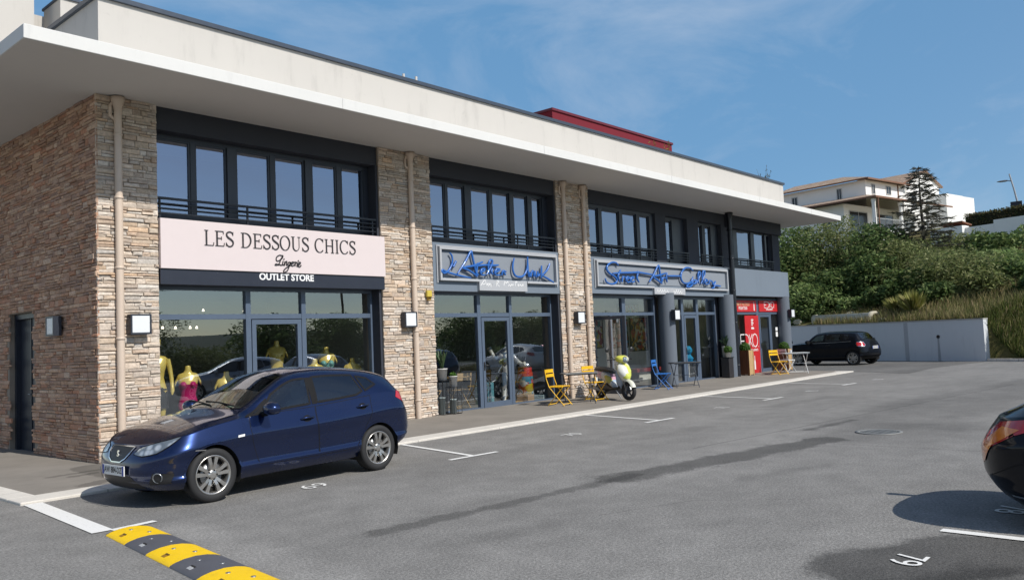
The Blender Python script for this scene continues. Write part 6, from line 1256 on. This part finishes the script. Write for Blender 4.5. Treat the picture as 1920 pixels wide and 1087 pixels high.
for i, (x, y, zt, w, cols, lab, n) in enumerate((
    (42.3, 6.3, 7.5, 5.4, GREEN, 'dark green tree rising just beyond the right end of the white canopy', 5200), (42.4, 4.0, 7.75, 5.0, OLIVE, 'olive tree on the slope below the tiled porch of the house', 5200), (42.3, 1.6, 7.0, 4.6, GREEN, 'dark green tree standing left of the dead conifer', 4800),
    (40.6, -.3, 5.9, 4.0, OLIVE, 'olive green tree at the foot of the dead conifer', 4200), (38.5, -2.9, 4.95, 4.6, OLIVE, 'broad olive green shrub in the middle of the slope above the dry grass', 5600), (39.4, -4.6, 4.3, 3.4, GREEN, 'rounded dark shrub right of the broad olive shrub', 3400),
    (43.4, -3.6, 5.15, 4.4, LIGHT, 'light green tree on the upper slope at the right', 4200), (43.2, -6.2, 4.9, 4.6, OLIVE, 'olive tree at the right edge of the slope', 4000), (38.2, 4.3, 3.95, 3.0, LIGHT, 'light green bush behind the concrete pipe near the end column', 3400),
    (37.5, 1.6, 3.05, 1.7, LIGHT, 'small light green bush above the concrete pipe', 1700), (37.6, .1, 3.5, 2.0, GREEN, 'small dark bush between the pipe and the dry grass', 1900), (39.4, 3.1, 4.7, 3.0, GREEN, 'dark bush behind the light green bush near the pipe', 3000), (39.6, 1.1, 5.3, 3.2, GREEN, 'dark shrub below the dead conifer on its left', 3000),
    (49.0, -.7, 6.75, 4.2, OLIVE, 'olive bush in front of the white garden wall', 3000), (48.3, -2.6, 6.5, 3.6, GREEN, 'dark bush in front of the arched garden gate', 2600), (40.2, 6.9, 6.2, 3.6, GREEN, 'dark tree just behind the end column of the building', 3000), (50.5, -5.2, 7.1, 3.8, LIGHT, 'light green bush beside the garden wall at the right', 2600), (38.2, -1.2, 4.3, 2.8, GREEN, 'dark shrub between the conifer and the broad olive shrub', 2600), (41.0, -7.6, 4.3, 4.2, OLIVE, 'low olive shrub at the right end of the bank', 3200), (38.6, -6.4, 4.5, 3.2, LIGHT, 'light green shrub growing out of the dry grass right of the wall end', 3000), (36.9, -4.6, 3.85, 2.0, OLIVE, 'small olive bush in the dry grass just above the wall end', 1700), (36.6, -6.9, 3.6, 2.0, GREEN, 'small dark bush low on the bank at the right edge', 1500), (36.4, -2.6, 3.45, 1.8, GREEN, 'small dark bush in the grass between the pampas tuft and the wall end', 1500))):
    t = tree('tree' if zt - gz(x, y) > 2.6 else 'bush', lab, 'tree' if zt - gz(x, y) > 2.6 else 'bush', x, y, gz(x, y) - .1, zt, w, 200 + i, cols, int(n * 1.75), (.115 if cols is GREEN else .08 if cols is OLIVE else .10) * (1 if i < 13 else 1.15), low=.12, nclump=14 if n > 3500 else 10); proto.append(t)
# the bare conifer
t = thing('dead_conifer', 'tall nearly bare dark conifer in front of the house on the hill', 'tree', (42.5, -.67, gz(42.5, -.67) - .1), 0); g = rnd(77); Hc = 10.2 - gz(42.5, -.67); b = MB(); tw = MB()
b.tube([(0, 0, 0), (.05, 0, Hc * .4), (-.03, .02, Hc * .75), (.02, 0, Hc)], [.13, .09, .05, .012], 8)
for k in range(96):
    u = .30 + .69 * (k / 96) ** .9; a = k * 2.4 + g.uniform(-.3, .3); Lb = (2.5 * (1 - u) ** .8 + .22) * g.uniform(.6, 1.15); z = Hc * u; dr = g.uniform(-.05, .28) * Lb; dx, dy = math.cos(a), math.sin(a)
    pts = [(0, 0, z), (dx * Lb * .5, dy * Lb * .5, z - dr * .3), (dx * Lb, dy * Lb, z - dr + .1 * Lb)]; b.tube(pts, [.022, .014, .005], 4)
    for q in range(int(Lb * 34) + 5):
        v = g.uniform(.2, 1.0); px, py, pz_ = dx * Lb * v, dy * Lb * v, z - dr * v * v + .1 * Lb * max(0, v - .5) * 2; e = g.uniform(.12, .34); aa = a + g.choice((-1, 1)) * g.uniform(.5, 1.2); zz = g.uniform(-.18, .10); s_ = .022
        P0 = Vector((px, py, pz_)); P1 = P0 + Vector((math.cos(aa) * e, math.sin(aa) * e, zz)); n_ = Vector((0, 0, s_)); tw.face([P0 - n_, P1 - n_ * .3, P1 + n_ * .3, P0 + n_], 0, g.choice([(.075, .075, .055), (.10, .09, .065), (.065, .07, .05)]))
b.build('trunk', pm('dark_bark', (.045, .038, .032), .9), t); tw.build('crown', M_fol, t)
# dry grass on the bank
def grass(name, n, seed, region, cols, h, label, wid=.013):
    g = rnd(seed); b = MB()
    for k in range(n):
        s_, t_ = region(g); x, y = xy(s_, t_); z = ground_h(s_, t_); a = g.uniform(0, 6.28); hh = h * g.uniform(.45, 1.25); lx, ly = g.gauss(0, .22) * hh, g.gauss(0, .22) * hh; w = wid * g.uniform(.7, 1.5); c = g.choice(cols); kk = g.uniform(.7, 1.3); c = tuple(q * kk for q in c); dx, dy = math.cos(a) * w, math.sin(a) * w
        b.face([(x - dx, y - dy, z - .05), (x + dx, y + dy, z - .05), (x + lx * .5 + dx * .7, y + ly * .5 + dy * .7, z + hh * .6), (x + lx, y + ly, z + hh), (x + lx * .5 - dx * .7, y + ly * .5 - dy * .7, z + hh * .6)], 0, c)
    o = b.build(name, attr_mat(name + '_blades', .8, (4, .2), None, .2, .3)); tag(o, label, 'grass', kind='stuff'); return o
DRY = [(.34, .29, .13), (.40, .34, .17), (.26, .24, .10), (.17, .19, .065), (.32, .24, .14), (.22, .22, .085), (.15, .17, .055)]
grass('dry_grass', 26000, 5, lambda g: (g.uniform(-14, 9.5), .35 + 5.5 * g.random() ** 1.3), DRY, .42, 'dry straw coloured grass and weeds covering the bank above the wall')
grass('green_weeds', 8000, 6, lambda g: (g.uniform(-7, .25), .28 + 2.2 * g.random() ** 1.4), [(.11, .14, .03), (.07, .10, .025), (.16, .17, .05)], .45, 'green weeds along the foot of the bank right of the retaining wall')
for i, (s_, t_, lab) in enumerate(((4.4, 1.5, 'large yellow green tuft of pampas grass behind the retaining wall'), (5.5, 1.9, 'smaller yellow tuft of grass left of the large pampas tuft'))):
    x, y = xy(s_, t_); g = rnd(90 + i); t = thing('grass_tuft', lab, 'plant', (x, y, ground_h(s_, t_)), 0, 'grass tufts on the bank'); b = MB()
    for k in range(420):
        a = g.uniform(0, 6.28); L_b = g.uniform(.7, 1.35) * (1.0 - .25 * i); e = g.uniform(.05, .75); c = g.choice([(.42, .42, .13), (.34, .36, .10), (.50, .46, .20)]); w = .012; dx, dy = math.cos(a), math.sin(a)
        P = [Vector((dx * e * u ** 1.5, dy * e * u ** 1.5, L_b * (u - .3 * e * u * u))) for u in (0, .5, 1)]; q = Vector((-dy, dx, 0)) * w; b.face([P[0] - q, P[0] + q, P[1] + q, P[2], P[1] - q], 0, c)
    b.build('blades', M_fol, t)

# ---- the house on the hill
def tile_mat():
    N = NT('roof_tiles'); p = N.pos(); w = N.n('ShaderNodeTexWave', {'Vector': p, 'Scale': 5.5, 'Distortion': .3, 'Detail': 1}); f = N.noise(p, 1.4, 6, .7); g = N.noise(p, 12, 4)
    c = N.ramp(f, (.3, (.44, .29, .20)), (.5, (.56, .42, .31)), (.7, (.64, .52, .41))); c = N.mix(N.math('MULTIPLY', g, .35), c, (.22, .13, .09)); N.bsdf(c, .85, 0, .2, 0, N.bump(w.outputs['Fac'], .8, .06)); return N.mat
M_tile = tile_mat(); M_eave = pm('eave_wood', (.20, .10, .06), .7); M_hw = render_mat('house_white', (.84, .83, .80), .1); M_win = pm('window_dark', (.02, .024, .03), .1)
HS = thing('hill_house', 'white two storey house with tiled roofs and a columned porch on the hill', 'house', (63.55, 8.25, 0), R(-10.7))
zb = 7.6
b = MB(); b.box(.55, 14, 3.0, 13.5, zb, 11.9); b.build('lower_wall', M_hw, HS); b = MB(); b.box(6.19, 12.9, 4.0, 12.6, 11.901, 14.62); b.build('upper_wall', M_hw, HS)
b = MB(); b.prism([(12.91, zb), (20.3, zb), (20.3, 15.15), (17.4, 16.35), (12.91, 14.62)], 4.05, 11, lambda u, v, d: Vector((u, d, v))); b.build('gable_wall', M_hw, HS, rec=True)
def slab(name, q, th, mat, par): 
    b = MB(); q = [Vector(v) for v in q]; dn = Vector((0, 0, -th)); b.face(q); b.face([v + dn for v in q][::-1]); n = len(q)
    for i in range(n): b.face([q[i], q[i] + dn, q[(i + 1) % n] + dn, q[(i + 1) % n]], 1)
    return b.build(name, [mat, M_eave], par, rec=True)
r1 = slab('roof', [(-.35, -.35, 12.0), (7.2, -.35, 12.0), (7.2, 4.0, 13.25), (6.19, 4.0, 13.25)], .14, M_tile, HS); slab('roof', [(-.35, -.35, 12.0), (6.19, 4.0, 13.25), (6.19, 13.8, 13.25), (-.35, 13.8, 12.0)], .14, M_tile, HS); slab('roof', [(7.2, -.35, 12.0), (13.0, -.35, 12.0), (13.0, 4.0, 13.2), (7.2, 4.0, 13.2)], .14, M_tile, HS)
slab('roof', [(5.6, 3.4, 14.7), (13.5, 3.4, 14.7), (12.9, 7.6, 15.75), (9.0, 7.6, 15.75)], .14, M_tile, HS); slab('roof', [(5.6, 3.4, 14.7), (9.0, 7.6, 15.75), (9.0, 12.9, 15.75), (5.6, 13.2, 14.7)], .14, M_tile, HS); slab('roof', [(12.3, 3.8, 14.72), (17.4, 3.8, 16.5), (17.4, 11.2, 16.5), (12.3, 11.2, 14.72)], .13, M_tile, HS); slab('roof', [(17.4, 3.8, 16.5), (20.7, 3.8, 15.12), (20.7, 11.2, 15.12), (17.4, 11.2, 16.5)], .13, M_tile, HS)
for x in (.04, 4.37, 9.2): b = MB(); b.lathe([(.20, 9.3), (.16, 9.5), (.15, 11.4), (.20, 11.8)], 14, Matrix.Translation((x, .1, 0))); b.build('porch_column', M_hw, HS)
b = MB(); b.box(-.15, 10, -.1, 2.99, 8.9, 9.3); b.box(-.15, 10, -.1, .05, zb, 8.899); b.build('porch_floor', M_hw, HS)
b = MB(); b.box(-.1, 9.3, -.05, -.01, 10.2, 10.25); b.box(-.1, 9.3, -.05, -.01, 9.42, 9.46)
for k in range(48): b.box(-.08 + k * .2, -.06 + k * .2, -.045, -.015, 9.461, 10.199)
b.build('porch_railing', pm('railing_grey', (.35, .36, .36), .5), HS)
def hwin(x0, x1, z0, z1, y, side=False):
    b = MB(); m = MB(); e = .07
    B = (lambda a0, a1, c0, c1, d0, d1, q: q.box(d0, d1, a0, a1, c0, c1)) if side else (lambda a0, a1, c0, c1, d0, d1, q: q.box(a0, a1, d0, d1, c0, c1))
    B(x0, x1, z0, z1, y - .02, y + .0, b); B(x0 - e, x0, z0 - e, z1 + e, y - .05, y - .001, m); B(x1, x1 + e, z0 - e, z1 + e, y - .05, y - .001, m); B(x0, x1, z1, z1 + e, y - .05, y - .001, m); B(x0, x1, z0 - e, z0, y - .05, y - .001, m); B((x0 + x1) / 2 - .03, (x0 + x1) / 2 + .03, z0, z1, y - .04, y - .021, m)
    o = m.build('window', pm('window_grey', (.45, .45, .44), .6), HS); b.build('pane', M_win, o)
hwin(7.24, 7.72, 13.45, 14.25, 4.0); hwin(9.8, 10.55, 13.6, 14.27, 4.0); hwin(6.35, 6.72, 13.25, 14.15, 6.19, True); hwin(10.9, 11.4, 13.4, 14.1, 6.19, True); hwin(1.4, 4.2, 9.35, 11.3, 3.0); hwin(6.0, 8.6, 9.35, 11.3, 3.0); hwin(4.2, 4.9, 9.6, 11.0, .55, True); hwin(14.6, 15.5, 12.6, 13.8, 4.05)
b = MB(); b.box(17.6, 21.2, 2.2, 4.04, zb, 13.95); b.box(21.201, 26.8, 3.5, 9, zb, 14.36); b.build('annex', M_hw, HS)
b = MB(); b.prism([(21.85, 12.3), (23.75, 12.3)] + [(22.8 + .95 * math.cos(a), 13.0 + .9 * math.sin(a)) for a in [math.pi * k / 12 for k in range(13)]], .0, .04, lambda u, v, d: Vector((u, 3.499 - d, v))); b.build('arched_opening', M_win, HS, rec=True)
b = MB(); b.bar((11.9, 3.95, 14.6), (11.9, 3.95, 11.9), .08, .08); b.bar((.0, -.3, 11.9), (.0, -.3, 7.8), .08, .08); b.build('downpipe', M_eave, HS)
# garden walls, hedge, lamp above the slope
def wall_between(name, label, pts, z0, zs, th, mat, cop=None):
    t = thing(name, label, 'wall', (pts[0][0], pts[0][1], 0)); o = Vector((pts[0][0], pts[0][1])); b = MB()
    for (p, q), z in zip(zip(pts[:-1], pts[1:]), zs):
        p = Vector(p) - o; q = Vector(q) - o; d = (q - p).normalized(); n = Vector((-d.y, d.x)) * th / 2; c = [p - n, q - n, q + n, p + n]; B = [Vector((*v, z0)) for v in c]; T = [Vector((*v, z)) for v in c]; b.face(B[::-1]); b.face(T)
        for i in range(4): b.face([B[i], B[(i + 1) % 4], T[(i + 1) % 4], T[i]])
    b.build('wall', mat, t, rec=True); return t
wall_between('garden_wall', 'white rendered garden wall on the slope below the house', [(55.6, 2.2), (54.74, -.05)], 4.5, [7.85], .3, M_hw)
wall_between('garden_wall', 'higher white garden wall at the right behind the bushes', [(54.70, -.12), (54.0, -1.9), (52.6, -6.6)], 4.5, [7.72, 7.95], .3, M_hw)
t = thing('gate_pier', 'white gate pier beside the arched dark gate in the garden wall', 'gate', (53.55, -3.35, 5.6), math.atan2(-4.7, -1.4)); b = MB(); b.box(-.5, .5, .16, .19, .0, 1.3); b.lathe([(.0001, .17), (.5, .17), (.5, .19)], 20, Matrix.Translation((0, 0, 1.3)) @ Matrix.Rotation(R(-90), 4, 'X')); b.build('gate_leaf', M_win, t); b = MB(); b.box(.55, .85, -.2, .24, -1, 2.45); b.build('pier', M_hw, t)
t = thing('tiled_lean_to', 'low red tiled lean-to roof on top of the white garden wall', 'roof', (54.9, .55, 7.9), math.atan2(-2.25, -.86)); b = MB(); slab('roof', [(-.9, .5, .06), (.8, .5, .06), (.8, -.5, .26), (-.9, -.5, .26)], .08, pm('red_tiles', (.33, .10, .05), .8, bump=.4), t); b = MB(); b.box(-.8, .7, -.4, .35, -1.5, -.03); b.build('wall', M_hw, t)
t = thing('clipped_hedge', 'brownish clipped hedge along the hilltop at the right', 'hedge', (61.5, -2.2, 7.6), math.atan2(-3.86, -1.68)); g = rnd(31); b = MB(); b.box(-3.9, 6.5, -.55, .55, 0, 1.75, col=(.03, .03, .012))
for k in range(5200):
    u = g.uniform(-4, 6.6); v = g.choice((-.6, .6)) if g.random() < .6 else g.uniform(-.6, .6); z = g.uniform(0, 1.85) if abs(v) == .6 else 1.8 + g.uniform(-.08, .16); p = Vector((u, v + g.uniform(-.06, .06), z)); a = Vector((g.gauss(0, 1), g.gauss(0, 1), g.gauss(0, 1))).normalized(); w = a.orthogonal().normalized(); q = g.uniform(.05, .11); c = g.choice([(.10, .10, .035), (.13, .10, .045), (.06, .085, .025), (.16, .11, .05)]); b.face([p - a * q, p + w * q * .5, p + a * q, p - w * q * .5], 0, c)
b.build('foliage', M_fol, t)
t = thing('street_lamp', 'leaning grey street lamp on the hilltop against the sky', 'street lamp', (62.63, -2.04, 7.9)); b = MB(); b.tube([(0, 0, 0), (.06, .12, 1.2), (.20, .42, 3.0), (.28, .66, 4.2)], [.09, .075, .06, .05], 10); b.build('pole', M_steel, t)
b = MB(); b.tube([(.24, .55, 3.65), (.32, .85, 3.75)], .035, 8); b.build('arm', M_steel, t); b = MB(); b.loft([[Vector((.30 + .10 * x, .8 + x, 3.74 + .02 * x)) + Vector((hw * math.cos(a), 0, hz * math.sin(a))) for a in [2 * math.pi * k / 12 for k in range(12)]] for x, hw, hz in ((0, .06, .04), (.15, .16, .07), (.5, .17, .06), (.7, .06, .02))]); b.build('lamp_head', M_steel, t)
t = thing('road_sign', 'small dark sign on a post behind the hilltop hedge', 'sign', (62.4, -1.75, 8.0)); b = MB(); b.tube([(0, 0, 0), (0, 0, 1.9)], .03, 8); b.build('post', M_steel, t); b = MB(); b.box(-.03, .03, -.36, .36, 1.55, 2.0); b.build('panel', pm('sign_navy', (.012, .014, .03), .4), t)
# ---- roof plants
def wisp(name, label, loc, seed, h, cols, n=70):
    g = rnd(seed); t = thing(name, label, 'plant', loc, 0, 'weeds growing on the roof edge'); b = MB(); L_ = MB()
    for k in range(9):
        a = g.uniform(0, 6.28); e = g.uniform(.1, .5) * h; p1 = Vector((math.cos(a) * e, math.sin(a) * e, h * g.uniform(.6, 1.1))); b.tube([(0, 0, 0), tuple(p1 * .5 + Vector((0, 0, .06))), tuple(p1)], [.012, .008, .003], 4)
        for q in range(n // 9):
            p = p1 * g.uniform(.4, 1.05); u = Vector((g.gauss(0, 1), g.gauss(0, 1), g.gauss(0, 1))).normalized(); w = u.orthogonal().normalized(); s_ = g.uniform(.03, .08); L_.face([p - u * s_, p + w * s_ * .4, p + u * s_, p - w * s_ * .4], 0, g.choice(cols))
    b.build('stem', M_bark, t); L_.build('leaves', M_fol, t)
wisp('roof_weed', 'yellowish weed on the roof in front of the red stair housing', (18.1, .6, 6.9), 3, .95, [(.30, .22, .05), (.20, .17, .04), (.35, .20, .06)], 150)
wisp('roof_weed', 'grey green weed on the roof near its right end', (25.4, .5, 6.9), 4, 1.0, [(.16, .17, .12), (.10, .11, .07)], 90)

# ---- what stands across the car park, seen only mirrored in the glass
g = rnd(404); pr = [proto[i] for i in (0, 1, 4, 2, 6)]
for k in range(26):
    x = -4 + k * 4.0 + g.uniform(-1, 1); y = -37 - g.uniform(0, 10); o = copy_tree(pr[k % 5], (x, y, -.1), g.uniform(0, 6), 'tree of the row across the car park, seen mirrored in the shop windows', 'trees across the car park'); o.scale = (1.25, 1.25, .95 if k % 5 < 3 else 1.15)
t = thing('utility_pole', 'wooden utility pole across the car park, mirrored in the lingerie window', 'utility pole', (50, -60, 0)); b = MB(); b.tube([(0, 0, 0), (0, 0, 9.3)], [.16, .11], 10); b.build('pole', M_bark, t); b = MB(); b.bar((-1, 0, 8.7), (1, 0, 8.7), .1, .12); b.bar((-.7, 0, 8.0), (.7, 0, 8.0), .08, .1); b.build('crossarm', M_bark, t)
b = MB()
for q in (-.9, 0, .9): b.tube([(q - 40, -14, 8.6), (q - 20, -7, 7.9), (q, 0, 8.8), (q + 30, 8, 8.0), (q + 60, 16, 8.8)], .012, 4)
b.build('wire', M_black, t)
g = MB(); pts = [(x, 6.2 + 1.5 * math.sin(x * .021 + 1) + 1.3 * math.sin(x * .063)) for x in range(-160, 261, 12)]
g.grid([[(x, -120, -.1), (x, -150, h * .7), (x, -175, h), (x, -210, h * .6)] for x, h in pts], flip=True); struct(g.build('hill', M_wood))
